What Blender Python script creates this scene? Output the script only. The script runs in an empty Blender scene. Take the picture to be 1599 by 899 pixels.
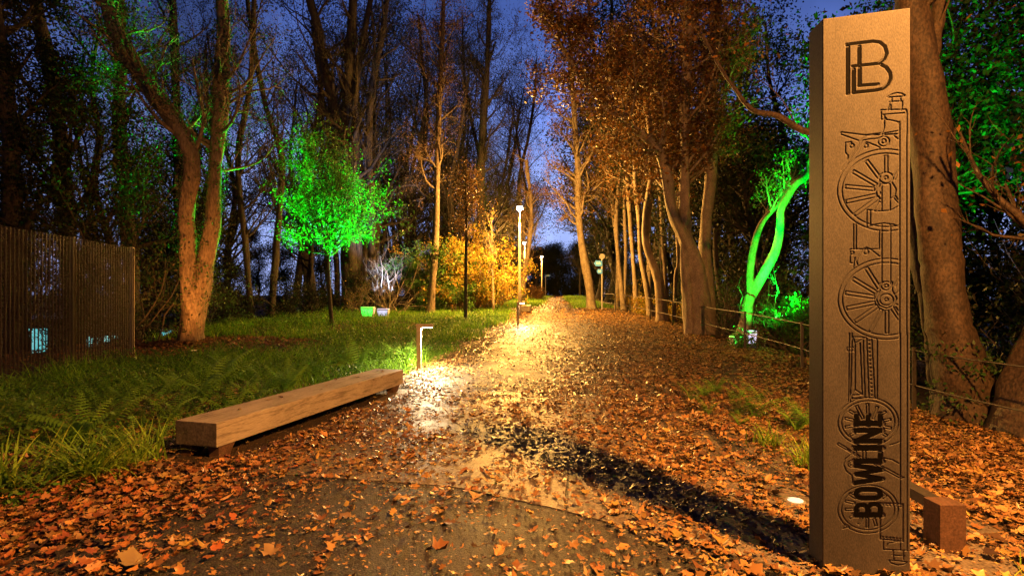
import bpy, bmesh, math, random
import numpy as np
from mathutils import Vector

random.seed(7)
S = bpy.context.scene
COL = S.collection
R_ = math.radians
FPX, HX, HY, CAMH = 850.0, 800.0, 461.0, 1.6     # measured focal length and horizon of the photograph

# ------------------------------------------------------------------ camera, world, exposure
cam_d = bpy.data.cameras.new('camera'); cam = bpy.data.objects.new('camera', cam_d); COL.objects.link(cam)
cam.location = (0, 0, CAMH); cam.rotation_euler = (R_(90), 0, 0)
cam_d.sensor_width = 36; cam_d.lens = 36 * FPX / 1599.0
cam_d.shift_y = 11.5 / 1599.0
cam_d.clip_start = 0.05; cam_d.clip_end = 900
S.camera = cam
S.render.resolution_x, S.render.resolution_y = 1024, 575
S.render.engine = 'CYCLES'
S.cycles.use_denoising = True
S.cycles.max_bounces = 5; S.cycles.diffuse_bounces = 2; S.cycles.glossy_bounces = 2
S.cycles.transmission_bounces = 3; S.cycles.transparent_max_bounces = 6
S.cycles.sample_clamp_indirect = 3.0
S.cycles.caustics_reflective = False; S.cycles.caustics_refractive = False
S.view_settings.view_transform = 'Standard'; S.view_settings.look = 'None'
S.view_settings.exposure = 0.0; S.view_settings.gamma = 1.0

W = bpy.data.worlds.new('World'); S.world = W; W.use_nodes = True
nt = W.node_tree; nt.nodes.clear()
out = nt.nodes.new('ShaderNodeOutputWorld'); bg = nt.nodes.new('ShaderNodeBackground')
sky = nt.nodes.new('ShaderNodeTexSky'); sky.sky_type = 'NISHITA'; sky.sun_disc = False
sky.sun_elevation = R_(-3.0); sky.sun_rotation = R_(5); sky.altitude = 50; sky.air_density = 1.2; sky.ozone_density = 3
tc = nt.nodes.new('ShaderNodeTexCoord'); sep = nt.nodes.new('ShaderNodeSeparateXYZ')
nt.links.new(tc.outputs['Generated'], sep.inputs[0])
ramp = nt.nodes.new('ShaderNodeValToRGB')
els = ramp.color_ramp.elements
els[0].position = 0.0; els[0].color = (0.36, 0.46, 0.92, 1)
els[1].position = 0.62; els[1].color = (0.014, 0.032, 0.13, 1)
e = els.new(0.19); e.color = (0.30, 0.40, 0.86, 1)
e = els.new(0.30); e.color = (0.13, 0.20, 0.56, 1)
e = els.new(0.44); e.color = (0.050, 0.092, 0.32, 1)
nt.links.new(sep.outputs['Z'], ramp.inputs['Fac'])
# thin uneven cloud keeps the dusk sky from being a clean gradient
cn = nt.nodes.new('ShaderNodeTexNoise'); cn.inputs['Scale'].default_value = 4.5; cn.inputs['Detail'].default_value = 5
nt.links.new(tc.outputs['Generated'], cn.inputs['Vector'])
cm = nt.nodes.new('ShaderNodeMapRange'); cm.inputs['From Min'].default_value = .3; cm.inputs['From Max'].default_value = .7
cm.inputs['To Min'].default_value = .50; cm.inputs['To Max'].default_value = 1.45
nt.links.new(cn.outputs['Fac'], cm.inputs['Value'])
mx = nt.nodes.new('ShaderNodeVectorMath'); mx.operation = 'SCALE'
nt.links.new(ramp.outputs['Color'], mx.inputs[0]); nt.links.new(cm.outputs['Result'], mx.inputs['Scale'])
add = nt.nodes.new('ShaderNodeVectorMath'); add.operation = 'ADD'
# afterglow: brightest over the end of the path, dim behind the viewer
dt = nt.nodes.new('ShaderNodeVectorMath'); dt.operation = 'DOT_PRODUCT'; dt.inputs[1].default_value = (.06, .98, .18)
nt.links.new(tc.outputs['Generated'], dt.inputs[0])
dm = nt.nodes.new('ShaderNodeMapRange'); dm.inputs['From Min'].default_value = .45; dm.inputs['From Max'].default_value = 1.0
dm.inputs['To Min'].default_value = .10; dm.inputs['To Max'].default_value = 1.35
nt.links.new(dt.outputs['Value'], dm.inputs['Value'])
mg = nt.nodes.new('ShaderNodeVectorMath'); mg.operation = 'SCALE'
nt.links.new(mx.outputs[0], mg.inputs[0]); nt.links.new(dm.outputs['Result'], mg.inputs['Scale'])
sk = nt.nodes.new('ShaderNodeVectorMath'); sk.operation = 'SCALE'; sk.inputs['Scale'].default_value = .25
nt.links.new(sky.outputs['Color'], sk.inputs[0])
nt.links.new(sk.outputs[0], add.inputs[0]); nt.links.new(mg.outputs[0], add.inputs[1])
nt.links.new(add.outputs[0], bg.inputs['Color']); bg.inputs['Strength'].default_value = 1.0
nt.links.new(bg.outputs[0], out.inputs['Surface'])

# light powers, all in one place
LAMP_COL = (1.0, 0.47, 0.085)
LAMP_NEAR_COL = (1.0, 0.385, 0.075)
P_LAMP, P_NEAR, P_BOLL = 14500, 6700, 220
P_GREEN, P_WHITE = 50000, 4500

# ------------------------------------------------------------------ terrain
def sstep(a, b, x):
    t = np.clip((x - a) / (b - a), 0, 1); return t * t * (3 - 2 * t)
_by = [-30, 11, 15, 18.5, 22, 28, 33, 50, 73, 100, 130, 400]
_bz = [0, 0, .08, .18, .35, .53, .65, .86, 1.25, 1.50, 1.55, 1.55]
def gz(x, y):
    x = np.asarray(x, float); y = np.asarray(y, float)
    z = np.interp(y, _by, _bz)
    z = z - .08 * np.clip(x - 2.5, 0, 5) * (1 - sstep(9, 14, y))
    xr = np.interp(y, [-20, 5, 9, 15, 28, 36, 60, 90, 400], [6.4, 6.5, 6.6, 6.7, 6.5, 6.6, 9, 12, 30])
    z = z - sstep(xr, xr + 4, x) * .9 - sstep(xr + 4, xr + 20, x) * 1.5
    z = z - sstep(-11.5, -24, x) * 3.2 * (1 - sstep(40, 80, y))
    z = z + .10 * np.sin(x * .9 + 1) * np.sin(y * .55) * sstep(-3.2, -6, x) * sstep(30, 20, y)
    return z
def gzf(x, y): return float(gz(x, y))
def P(px, py, Y): return np.array([(px - HX) / FPX * Y, Y, CAMH - (py - HY) / FPX * Y])
def GP(px, Y): x = (px - HX) / FPX * Y; return np.array([x, Y, gzf(x, Y)])

_tab = np.random.RandomState(3).rand(256, 256)
def vnoise(x, y, s):
    x = np.asarray(x, float) / s + 500; y = np.asarray(y, float) / s + 500
    xi = np.floor(x).astype(int); yi = np.floor(y).astype(int); fx = x - xi; fy = y - yi
    fx = fx * fx * (3 - 2 * fx); fy = fy * fy * (3 - 2 * fy)
    g = lambda a, b: _tab[a % 256, b % 256]
    return (g(xi, yi) * (1 - fx) + g(xi + 1, yi) * fx) * (1 - fy) + (g(xi, yi + 1) * (1 - fx) + g(xi + 1, yi + 1) * fx) * fy

# ------------------------------------------------------------------ tags
def tag(o, label=None, cat=None, group=None, kind=None):
    if label: o['label'] = label
    if cat: o['category'] = cat
    if group: o['group'] = group
    if kind: o['kind'] = kind
    return o
def empty(name, loc, label, cat, group=None, rz=0):
    o = bpy.data.objects.new(name, None); COL.objects.link(o); o.location = loc; o.rotation_euler = (0, 0, rz)
    o.empty_display_size = .2
    return tag(o, label, cat, group)
def copy_tree(root, loc, rz, label=None, scale=None, group=None):
    r = root.copy(); COL.objects.link(r); r.location = loc; r.rotation_euler = (0, 0, rz)
    if scale: r.scale = (scale,) * 3
    if label: r['label'] = label
    if group: r['group'] = group
    for ch in list(root.children):
        c = ch.copy(); COL.objects.link(c); c.parent = r
        for g in list(ch.children):
            d = g.copy(); COL.objects.link(d); d.parent = c
    return r

# ------------------------------------------------------------------ materials
def newmat(name):
    m = bpy.data.materials.new(name); m.use_nodes = True; t = m.node_tree
    return m, t, t.nodes['Principled BSDF'], t.nodes['Material Output']
def noise_mat(name, c1, c2, scale=8, detail=6, rough=.7, bump=.3, bscale=None, stretch=(1, 1, 1), rough2=None, spec=.5, c3=None, dist=.02, metal=0, speck=.25):
    m, t, b, o = newmat(name)
    tc = t.nodes.new('ShaderNodeTexCoord'); mp = t.nodes.new('ShaderNodeMapping'); mp.inputs['Scale'].default_value = stretch
    t.links.new(tc.outputs['Object'], mp.inputs['Vector'])
    n = t.nodes.new('ShaderNodeTexNoise'); n.inputs['Scale'].default_value = scale; n.inputs['Detail'].default_value = detail
    n.inputs['Roughness'].default_value = .65
    t.links.new(mp.outputs[0], n.inputs['Vector'])
    r = t.nodes.new('ShaderNodeValToRGB'); r.color_ramp.elements[0].position = .32; r.color_ramp.elements[1].position = .68
    r.color_ramp.elements[0].color = (*c1, 1); r.color_ramp.elements[1].color = (*c2, 1)
    if c3: e = r.color_ramp.elements.new(.85); e.color = (*c3, 1)
    t.links.new(n.outputs['Fac'], r.inputs['Fac'])
    n2 = t.nodes.new('ShaderNodeTexNoise'); n2.inputs['Scale'].default_value = bscale or scale * 6; n2.inputs['Detail'].default_value = 5
    t.links.new(mp.outputs[0], n2.inputs['Vector'])
    sm = t.nodes.new('ShaderNodeMapRange'); sm.inputs['From Min'].default_value = .38; sm.inputs['From Max'].default_value = .62; sm.inputs['To Min'].default_value = 1 - speck; sm.inputs['To Max'].default_value = 1 + speck
    t.links.new(n2.outputs['Fac'], sm.inputs['Value']); sv = t.nodes.new('ShaderNodeVectorMath'); sv.operation = 'SCALE'
    t.links.new(r.outputs['Color'], sv.inputs[0]); t.links.new(sm.outputs['Result'], sv.inputs['Scale']); t.links.new(sv.outputs[0], b.inputs['Base Color'])
    bp = t.nodes.new('ShaderNodeBump'); bp.inputs['Strength'].default_value = bump; bp.inputs['Distance'].default_value = dist
    t.links.new(n2.outputs['Fac'], bp.inputs['Height']); t.links.new(bp.outputs['Normal'], b.inputs['Normal'])
    b.inputs['Roughness'].default_value = rough; b.inputs['Specular IOR Level'].default_value = spec; b.inputs['Metallic'].default_value = metal
    if rough2 is not None:
        rr = t.nodes.new('ShaderNodeMapRange'); rr.inputs['From Min'].default_value = .35; rr.inputs['From Max'].default_value = .65
        rr.inputs['To Min'].default_value = rough; rr.inputs['To Max'].default_value = rough2
        t.links.new(n.outputs['Fac'], rr.inputs['Value']); t.links.new(rr.outputs['Result'], b.inputs['Roughness'])
    return m
def foliage_mat(name, rough=.5, trans=.35, spec=.3):
    m, t, b, o = newmat(name)
    a = t.nodes.new('ShaderNodeAttribute'); a.attribute_name = 'Col'
    t.links.new(a.outputs['Color'], b.inputs['Base Color']); b.inputs['Roughness'].default_value = rough
    b.inputs['Specular IOR Level'].default_value = spec
    if trans:
        tr = t.nodes.new('ShaderNodeBsdfTranslucent'); mixs = t.nodes.new('ShaderNodeMixShader'); mixs.inputs[0].default_value = trans
        t.links.new(a.outputs['Color'], tr.inputs['Color'])
        t.links.new(b.outputs[0], mixs.inputs[1]); t.links.new(tr.outputs[0], mixs.inputs[2]); t.links.new(mixs.outputs[0], o.inputs['Surface'])
    return m
def emit_mat(name, col, s):
    m, t, b, o = newmat(name); b.inputs['Base Color'].default_value = (.8, .8, .8, 1)
    b.inputs['Emission Color'].default_value = (*col, 1); b.inputs['Emission Strength'].default_value = s
    return m
M = {}
M['soil'] = noise_mat('soil', (.022, .013, .008), (.06, .035, .02), 3, 8, .85, .8, 30, dist=.05)
M['asphalt'] = noise_mat('asphalt', (.022, .020, .019), (.050, .044, .040), 1.5, 8, .50, 1.0, 110, rough2=.68, spec=.45, dist=.008, speck=.75)
M['concrete'] = noise_mat('concrete', (.11, .093, .074), (.20, .17, .135), 2.2, 10, .42, .5, 60, rough2=.62, spec=.5, dist=.005, speck=.4)
M['bark'] = noise_mat('bark', (.075, .052, .036), (.19, .145, .10), 9, 8, .85, .9, 22, (1, 1, .35), dist=.03)
M['bark_pale'] = noise_mat('bark_pale', (.12, .09, .062), (.28, .225, .16), 7, 8, .75, .6, 26, (1, 1, .5), dist=.02)
M['bark_smooth'] = noise_mat('bark_smooth', (.17, .13, .095), (.38, .30, .21), 4, 10, .7, .7, 40, (1, 1, .6), c3=(.42, .38, .30), dist=.012)
M['bark_beech'] = noise_mat('bark_beech', (.032, .021, .013), (.085, .055, .032), 4, 10, .7, .8, 30, (1, 1, .6), c3=(.17, .13, .09), dist=.014, speck=.45)
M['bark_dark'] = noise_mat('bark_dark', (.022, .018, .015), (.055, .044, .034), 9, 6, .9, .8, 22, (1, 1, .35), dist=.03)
M['leaf'] = foliage_mat('leaf')
M['litter'] = foliage_mat('leaf_litter', .42, 0, .5)
M['needle'] = foliage_mat('leaf_dull', .7, .15, .2)
M['pillar'] = noise_mat('cast_stone', (.052, .050, .047), (.086, .083, .078), 3, 12, .6, .5, 220, (1, 1, .35), c3=(.105, .102, .096), spec=.35, dist=.0016)
M['pillar_ink'] = noise_mat('black_inlay', (.0016, .0014, .0012), (.003, .0026, .0022), 30, 4, .8, .2, 200, dist=.001, spec=.08)
M['corten'] = noise_mat('rusted_steel', (.07, .036, .022), (.13, .068, .042), 14, 8, .7, .5, 80, dist=.004)
M['dark_metal'] = noise_mat('dark_metal', (.030, .026, .022), (.055, .047, .040), 20, 5, .5, .3, 90, dist=.002)
M['galv'] = noise_mat('galvanised_metal', (.26, .25, .24), (.38, .37, .35), 20, 5, .45, .2, 90, dist=.002, metal=.3)
M['bronze'] = noise_mat('bronze_paint', (.26, .21, .16), (.38, .31, .24), 16, 5, .45, .25, 90, dist=.002)
M['rail_paint'] = noise_mat('rail_paint', (.035, .028, .022), (.065, .052, .04), 16, 5, .5, .25, 90, dist=.002)
M['fence'] = noise_mat('fence_metal', (.030, .020, .014), (.05, .034, .024), 6, 5, .55, .2, 60, dist=.002)
M['sign_blue'] = noise_mat('sign_blue', (.06, .27, .85), (.08, .31, .95), 12, 4, .5, .1, 60, dist=.001)
M['sign_white'] = noise_mat('sign_white', (.66, .68, .68), (.80, .80, .80), 12, 4, .5, .1, 60, dist=.001)
M['box_white'] = noise_mat('box_white', (.45, .47, .52), (.62, .63, .70), 8, 5, .5, .2, 60, dist=.002)
M['lamp_on'] = emit_mat('lamp_on', (1.0, .85, .60), 60)
M['boll_on'] = emit_mat('bollard_on', (1.0, .75, .40), 25)
M['green_on'] = emit_mat('green_lens', (0.01, 1.0, .06), 3.0)
M['white_on'] = emit_mat('white_lens', (.55, .62, 1.0), 1.1)
M['up_on'] = emit_mat('uplight_lens', (.95, .90, .75), .7)
M['added_light_on'] = emit_mat('added_light_lens', (1.0, .40, .08), .5)
M['win_on'] = emit_mat('lit_window', (.14, .75, .80), .9)
M['brick'] = noise_mat('render_wall', (.10, .10, .11), (.15, .15, .16), 4, 5, .8, .3, 20)

# oak: stretched grain, knots
def wood():
    m, t, b, o = newmat('oak')
    tc = t.nodes.new('ShaderNodeTexCoord'); mp = t.nodes.new('ShaderNodeMapping'); mp.inputs['Scale'].default_value = (7, .55, 7)
    t.links.new(tc.outputs['Object'], mp.inputs['Vector'])
    n = t.nodes.new('ShaderNodeTexNoise'); n.inputs['Scale'].default_value = 2.2; n.inputs['Detail'].default_value = 4; n.inputs['Distortion'].default_value = 1.3
    t.links.new(mp.outputs[0], n.inputs['Vector'])
    w = t.nodes.new('ShaderNodeMath'); w.operation = 'MULTIPLY'; w.inputs[1].default_value = 16
    s = t.nodes.new('ShaderNodeMath'); s.operation = 'SINE'
    t.links.new(n.outputs['Fac'], w.inputs[0]); t.links.new(w.outputs[0], s.inputs[0])
    f = t.nodes.new('ShaderNodeTexNoise'); f.inputs['Scale'].default_value = 30; f.inputs['Detail'].default_value = 6
    t.links.new(mp.outputs[0], f.inputs['Vector'])
    a = t.nodes.new('ShaderNodeMath'); a.operation = 'MULTIPLY_ADD'; a.inputs[1].default_value = .16
    t.links.new(s.outputs[0], a.inputs[0]); t.links.new(f.outputs['Fac'], a.inputs[2])
    big = t.nodes.new('ShaderNodeTexNoise'); big.inputs['Scale'].default_value = 2.5; big.inputs['Detail'].default_value = 5
    t.links.new(tc.outputs['Object'], big.inputs['Vector'])
    a2 = t.nodes.new('ShaderNodeMath'); a2.operation = 'MULTIPLY_ADD'; a2.inputs[1].default_value = .5
    t.links.new(big.outputs['Fac'], a2.inputs[0]); t.links.new(a.outputs[0], a2.inputs[2])
    r = t.nodes.new('ShaderNodeValToRGB'); r.color_ramp.elements[0].position = .38; r.color_ramp.elements[1].position = 1.0
    r.color_ramp.elements[0].color = (.11, .085, .06, 1); r.color_ramp.elements[1].color = (.46, .405, .33, 1)
    t.links.new(a2.outputs[0], r.inputs['Fac']); t.links.new(r.outputs['Color'], b.inputs['Base Color'])
    bp = t.nodes.new('ShaderNodeBump'); bp.inputs['Strength'].default_value = .5; bp.inputs['Distance'].default_value = .004
    t.links.new(a2.outputs[0], bp.inputs['Height']); t.links.new(bp.outputs['Normal'], b.inputs['Normal'])
    b.inputs['Roughness'].default_value = .6
    return m
M['oak'] = wood()
M['oak_end'] = noise_mat('oak_end_grain', (.045, .036, .028), (.14, .115, .09), 6, 8, .8, .5, 40, c3=(.34, .31, .27), dist=.008)

# ------------------------------------------------------------------ mesh helpers
def mk_mesh(name, V, faces, mats, parent=None, loc=None, cols=None, matidx=None, smooth=True):
    """faces: list of int arrays (M,k); cols: per-vertex rgb; matidx: list of material index per faces entry"""
    V = np.asarray(V, np.float32)
    me = bpy.data.meshes.new(name)
    me.vertices.add(len(V)); me.vertices.foreach_set('co', V.ravel())
    faces = [np.asarray(f, np.int32) for f in faces]
    tot = np.concatenate([np.full(len(f), f.shape[1], np.int32) for f in faces])
    idx = np.concatenate([f.ravel() for f in faces])
    start = np.concatenate([[0], np.cumsum(tot)[:-1]]).astype(np.int32)
    me.loops.add(len(idx)); me.loops.foreach_set('vertex_index', idx)
    me.polygons.add(len(tot)); me.polygons.foreach_set('loop_start', start)
    try: me.polygons.foreach_set('loop_total', tot)
    except Exception: pass
    if smooth: me.polygons.foreach_set('use_smooth', np.ones(len(tot), bool))
    if matidx is not None:
        me.polygons.foreach_set('material_index', np.concatenate([np.full(len(f), i, np.int32) for f, i in zip(faces, matidx)]))
    me.update(calc_edges=True)
    if cols is not None:
        at = me.attributes.new('Col', 'FLOAT_COLOR', 'POINT')
        c = np.ones((len(V), 4), np.float32); c[:, :3] = cols; at.data.foreach_set('color', c.ravel())
    for m in (mats if isinstance(mats, (list, tuple)) else [mats]): me.materials.append(m)
    o = bpy.data.objects.new(name, me); COL.objects.link(o)
    if parent: o.parent = parent
    if loc is not None: o.location = loc
    return o

class TB:
    """batch of tapered tubes"""
    def __init__(s): s.V = []; s.F = []; s.n = 0
    def many(s, Pn, Rn, k=4):
        Pn = np.asarray(Pn, float); Rn = np.asarray(Rn, float); N, n, _ = Pn.shape
        if N == 0: return
        T = np.gradient(Pn, axis=1); T /= np.linalg.norm(T, axis=2, keepdims=True) + 1e-9
        mean = T.mean(1); ref = np.where((np.abs(mean[:, 2]) > .75)[:, None], np.array([[0, 1., 0]]), np.array([[0, 0, 1.]]))[:, None, :]
        A = np.cross(T, ref); A /= np.linalg.norm(A, axis=2, keepdims=True) + 1e-9
        B = np.cross(T, A)
        a = np.arange(k) * 2 * np.pi / k
        ring = Pn[:, :, None] + Rn[:, :, None, None] * (np.cos(a)[None, None, :, None] * A[:, :, None] + np.sin(a)[None, None, :, None] * B[:, :, None])
        s.V.append(ring.reshape(-1, 3))
        i = np.arange(N)[:, None, None] * n * k; j = np.arange(n - 1)[None, :, None] * k; q = np.arange(k)[None, None, :]; q2 = (q + 1) % k
        b = i + j
        f = np.stack([b + q, b + q2, b + k + q2, b + k + q], -1).reshape(-1, 4) + s.n
        s.F.append(f); s.n += N * n * k
    def arrays(s): return np.concatenate(s.V), np.concatenate(s.F)

def resample(pts, n):
    pts = np.asarray(pts, float); d = np.concatenate([[0], np.cumsum(np.linalg.norm(np.diff(pts[:, :3], axis=0), axis=1))])
    # smooth by Catmull-Rom
    t = np.linspace(0, d[-1], n); out = np.zeros((n, pts.shape[1]))
    for i, tt in enumerate(t):
        k = min(max(np.searchsorted(d, tt) - 1, 0), len(pts) - 2); u = (tt - d[k]) / (d[k + 1] - d[k] + 1e-9)
        p0 = pts[max(k - 1, 0)]; p1 = pts[k]; p2 = pts[k + 1]; p3 = pts[min(k + 2, len(pts) - 1)]
        out[i] = .5 * ((2 * p1) + (-p0 + p2) * u + (2 * p0 - 5 * p1 + 4 * p2 - p3) * u * u + (-p0 + 3 * p1 - 3 * p2 + p3) * u ** 3)
    return out

def trunk_tube(tb, pts, radii, k=14, n=40, rng=None, flare=.35, lump=.10):
    """one detailed trunk with uneven girth and a flared foot"""
    a = resample(np.column_stack([pts, radii]), n); Pn = a[:, :3]; Rn = a[:, 3]
    if rng is not None: jt = rng.normal(0, 1, (n + 8, 3)); jt = np.stack([np.convolve(jt[:, c_], np.ones(9) / 9, 'valid') for c_ in range(3)], 1); Pn = Pn + jt * Rn[:, None] * .22
    T = np.gradient(Pn, axis=0); T /= np.linalg.norm(T, axis=1, keepdims=True) + 1e-9
    A = np.cross(T, np.array([0, 1., 0])); A /= np.linalg.norm(A, axis=1, keepdims=True) + 1e-9
    B = np.cross(T, A); th = np.arange(k) * 2 * np.pi / k
    ph = (rng or np.random.RandomState(0)).rand(4) * 6.28
    L = np.concatenate([[0], np.cumsum(np.linalg.norm(np.diff(Pn, axis=0), axis=1))])
    fl = 1 + flare * np.exp(-L / .35)
    rad = Rn[:, None] * fl[:, None] * (1 + lump * np.sin(2 * th + ph[0] + L[:, None] * 1.3) + lump * .7 * np.sin(3 * th + ph[1] - L[:, None] * 2.1)
        + lump * .9 * np.exp(-L / .5)[:, None] * np.sin(5 * th + ph[2]) + lump * .35 * np.sin(7 * th + L[:, None] * 5 + ph[3]))
    ring = Pn[:, None] + rad[..., None] * (np.cos(th)[None, :, None] * A[:, None] + np.sin(th)[None, :, None] * B[:, None])
    tb.V.append(ring.reshape(-1, 3)); j = np.arange(n - 1)[:, None] * k; q = np.arange(k)[None]; q2 = (q + 1) % k
    tb.F.append(np.stack([j + q, j + q2, j + k + q2, j + k + q], -1).reshape(-1, 4) + tb.n); tb.n += n * k
    return a

def grow(rng, tb, P0, D0, L0, R0, n=5, wob=.18, up=.1, k=4, tip=.25):
    """grow N branches at once; returns polylines"""
    N = len(P0); Pn = np.zeros((N, n, 3)); Pn[:, 0] = P0; D = D0.copy(); st = (L0 / (n - 1))[:, None]
    for i in range(1, n):
        D = D + rng.normal(0, wob, (N, 3)); D[:, 2] += up; D /= np.linalg.norm(D, axis=1, keepdims=True)
        Pn[:, i] = Pn[:, i - 1] + D * st
    Rn = R0[:, None] * np.linspace(1, tip, n)[None]
    if tb is not None: tb.many(Pn, Rn, k)
    return Pn, Rn
def spawn(rng, Pn, Rn, L0, m, t0=.25, ratio=.5, ang=.9, rr=.55, t1=1.0, taper=.5):
    N, n, _ = Pn.shape
    pi = np.repeat(np.arange(N), m); t = rng.uniform(t0, t1, N * m); ff = t * (n - 1); i0 = np.minimum(ff.astype(int), n - 2); u = (ff - i0)
    p = Pn[pi, i0] * (1 - u[:, None]) + Pn[pi, i0 + 1] * u[:, None]
    r = (Rn[pi, i0] * (1 - u) + Rn[pi, i0 + 1] * u) * rr
    T = Pn[pi, i0 + 1] - Pn[pi, i0]; T /= np.linalg.norm(T, axis=1, keepdims=True) + 1e-9
    q = rng.normal(0, 1, T.shape); q -= (q * T).sum(1, keepdims=True) * T; q /= np.linalg.norm(q, axis=1, keepdims=True) + 1e-9
    a = rng.normal(ang, .2, len(t))[:, None]; D = T * np.cos(a) + q * np.sin(a)
    L = L0[pi] * ratio * rng.uniform(.6, 1.25, len(t)) * (1 - taper * t)
    return p, D, L, np.maximum(r, .002)

LEAF = {
 'kite': (np.array([[0, 0, 0], [.32, .45, .06], [0, 1, 0], [-.32, .45, .06]]), [np.array([[0, 1, 2, 3]])]),
 'oval': (np.array([[0, 0, 0], [.22, .25, .03], [.27, .6, .04], [0, 1, -.03], [-.27, .6, .04], [-.22, .25, .03]]), [np.array([[0, 1, 2, 3], [0, 3, 4, 5]])]),
 'lobed': (None, None)}
def _maple():
    ang = [-90, -55, -28, -8, 18, 40, 62, 90, 118, 140, 162, 188, 208, 235]
    rad = [.16, .62, .60, .90, .66, .94, .64, 1.04, .66, .96, .62, .88, .60, .58]
    v = [[0, 0, 0]] + [[r * math.cos(R_(a)) * .5, r * math.sin(R_(a)) * .5 + .3, 0] for a, r in zip(ang, rad)]
    v = np.array(v); v[0, 1] = .3
    n = len(ang); return v, [np.array([[0, 1 + i, 1 + (i + 1) % n] for i in range(n)])]
LEAF['lobed'] = _maple()
def _maple_lo():
    ang = [-90, -30, 10, 35, 62, 90, 118, 145, 170, 210]; rad = [.15, .5, .92, .5, .5, 1.05, .5, .5, .92, .5]
    ang = [-90, -20, 12, 45, 68, 90, 112, 135, 168, 200]; rad = [.2, .55, .95, .95, .5, 1.05, .5, .95, .95, .55]
    v = np.array([[r * math.cos(R_(a)) * .5, r * math.sin(R_(a)) * .5 + .3, 0] for a, r in zip(ang, rad)])
    return v, [np.array([list(range(10))])]
LEAF['lobed_lo'] = _maple_lo()

def leaves(rng, pos, size, kind='kite', pal=None, normal_up=None, curl=0.0, var=.25, flat=None):
    """returns V, faces, colours for leaves at pos; flat = max tilt (radians) for leaves lying on the ground"""
    N = len(pos); tv, tf = LEAF[kind]; k = len(tv)
    size = np.broadcast_to(np.asarray(size, float), (N,)) * rng.uniform(.65, 1.3, N)
    T = np.repeat(tv[None], N, 0).astype(float)
    if curl:
        c = rng.uniform(-.3, 1.0, (N, 1)) * curl; r2 = T[:, :, 0] ** 2 + (T[:, :, 1] - .3) ** 2
        T[:, :, 2] += c * r2 * 1.7 + rng.normal(0, .075, (N, k)) * curl; T[:, :, :2] *= rng.uniform(.82, 1.08, (N, k, 1)); T[:, :, 0] *= rng.uniform(.6, 1.1, (N, 1))
        fold = rng.uniform(-.4, .9, (N, 1)) * curl; T[:, :, 2] += np.abs(T[:, :, 0]) * fold
    T *= size[:, None, None]
    if flat is not None:
        az = rng.uniform(0, 6.283, N); tl = np.abs(rng.normal(0, flat, N)); ta = rng.uniform(0, 6.283, N)
        Z = np.stack([np.sin(tl) * np.cos(ta), np.sin(tl) * np.sin(ta), np.cos(tl)], 1)
        X = np.stack([np.cos(az), np.sin(az), np.zeros(N)], 1)
    else:
        Z = rng.normal(0, 1, (N, 3)); 
        if normal_up: Z[:, 2] += normal_up
        X = rng.normal(0, 1, (N, 3))
    Z /= np.linalg.norm(Z, axis=1, keepdims=True); X -= (X * Z).sum(1, keepdims=True) * Z; X /= np.linalg.norm(X, axis=1, keepdims=True); Y = np.cross(Z, X)
    V = pos[:, None] + T[:, :, 0:1] * X[:, None] + T[:, :, 1:2] * Y[:, None] + T[:, :, 2:3] * Z[:, None]
    F = [(np.arange(N)[:, None, None] * k + f[None]).reshape(-1, f.shape[1]) for f in tf]
    pal = np.array(pal); c = pal[rng.randint(0, len(pal), N)] * rng.uniform(1 - var, 1 + var, (N, 1)) * rng.uniform(.93, 1.07, (N, 3))
    return V.reshape(-1, 3), F, np.repeat(np.clip(c, 0, .9), k, 0)

PAL = {
 'green': [(.06, .16, .022), (.085, .21, .03), (.04, .10, .018), (.11, .23, .035)],
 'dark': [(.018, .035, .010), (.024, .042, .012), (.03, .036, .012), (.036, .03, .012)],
 'ivy': [(.035, .09, .022), (.05, .12, .03), (.07, .14, .03)],
 'orange': [(.19, .085, .022), (.14, .065, .02), (.25, .12, .03), (.09, .05, .018), (.10, .07, .018)],
 'yellow': [(.50, .37, .045), (.36, .32, .045), (.54, .31, .045), (.17, .22, .035), (.38, .20, .035)],
 'brown': [(.14, .08, .03), (.20, .11, .035), (.10, .06, .025)],
 'blue': [(.20, .20, .22), (.14, .15, .16)],
}
def join_arrays(items):
    V = []; F = []; MI = []; C = []; n = 0
    for v, fs, mi, c in items:
        V.append(v); C.append(np.broadcast_to(c, (len(v), 3)))
        for f in fs: F.append(np.asarray(f) + n); MI.append(mi)
        n += len(v)
    return np.concatenate(V), F, MI, np.concatenate(C)

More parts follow.
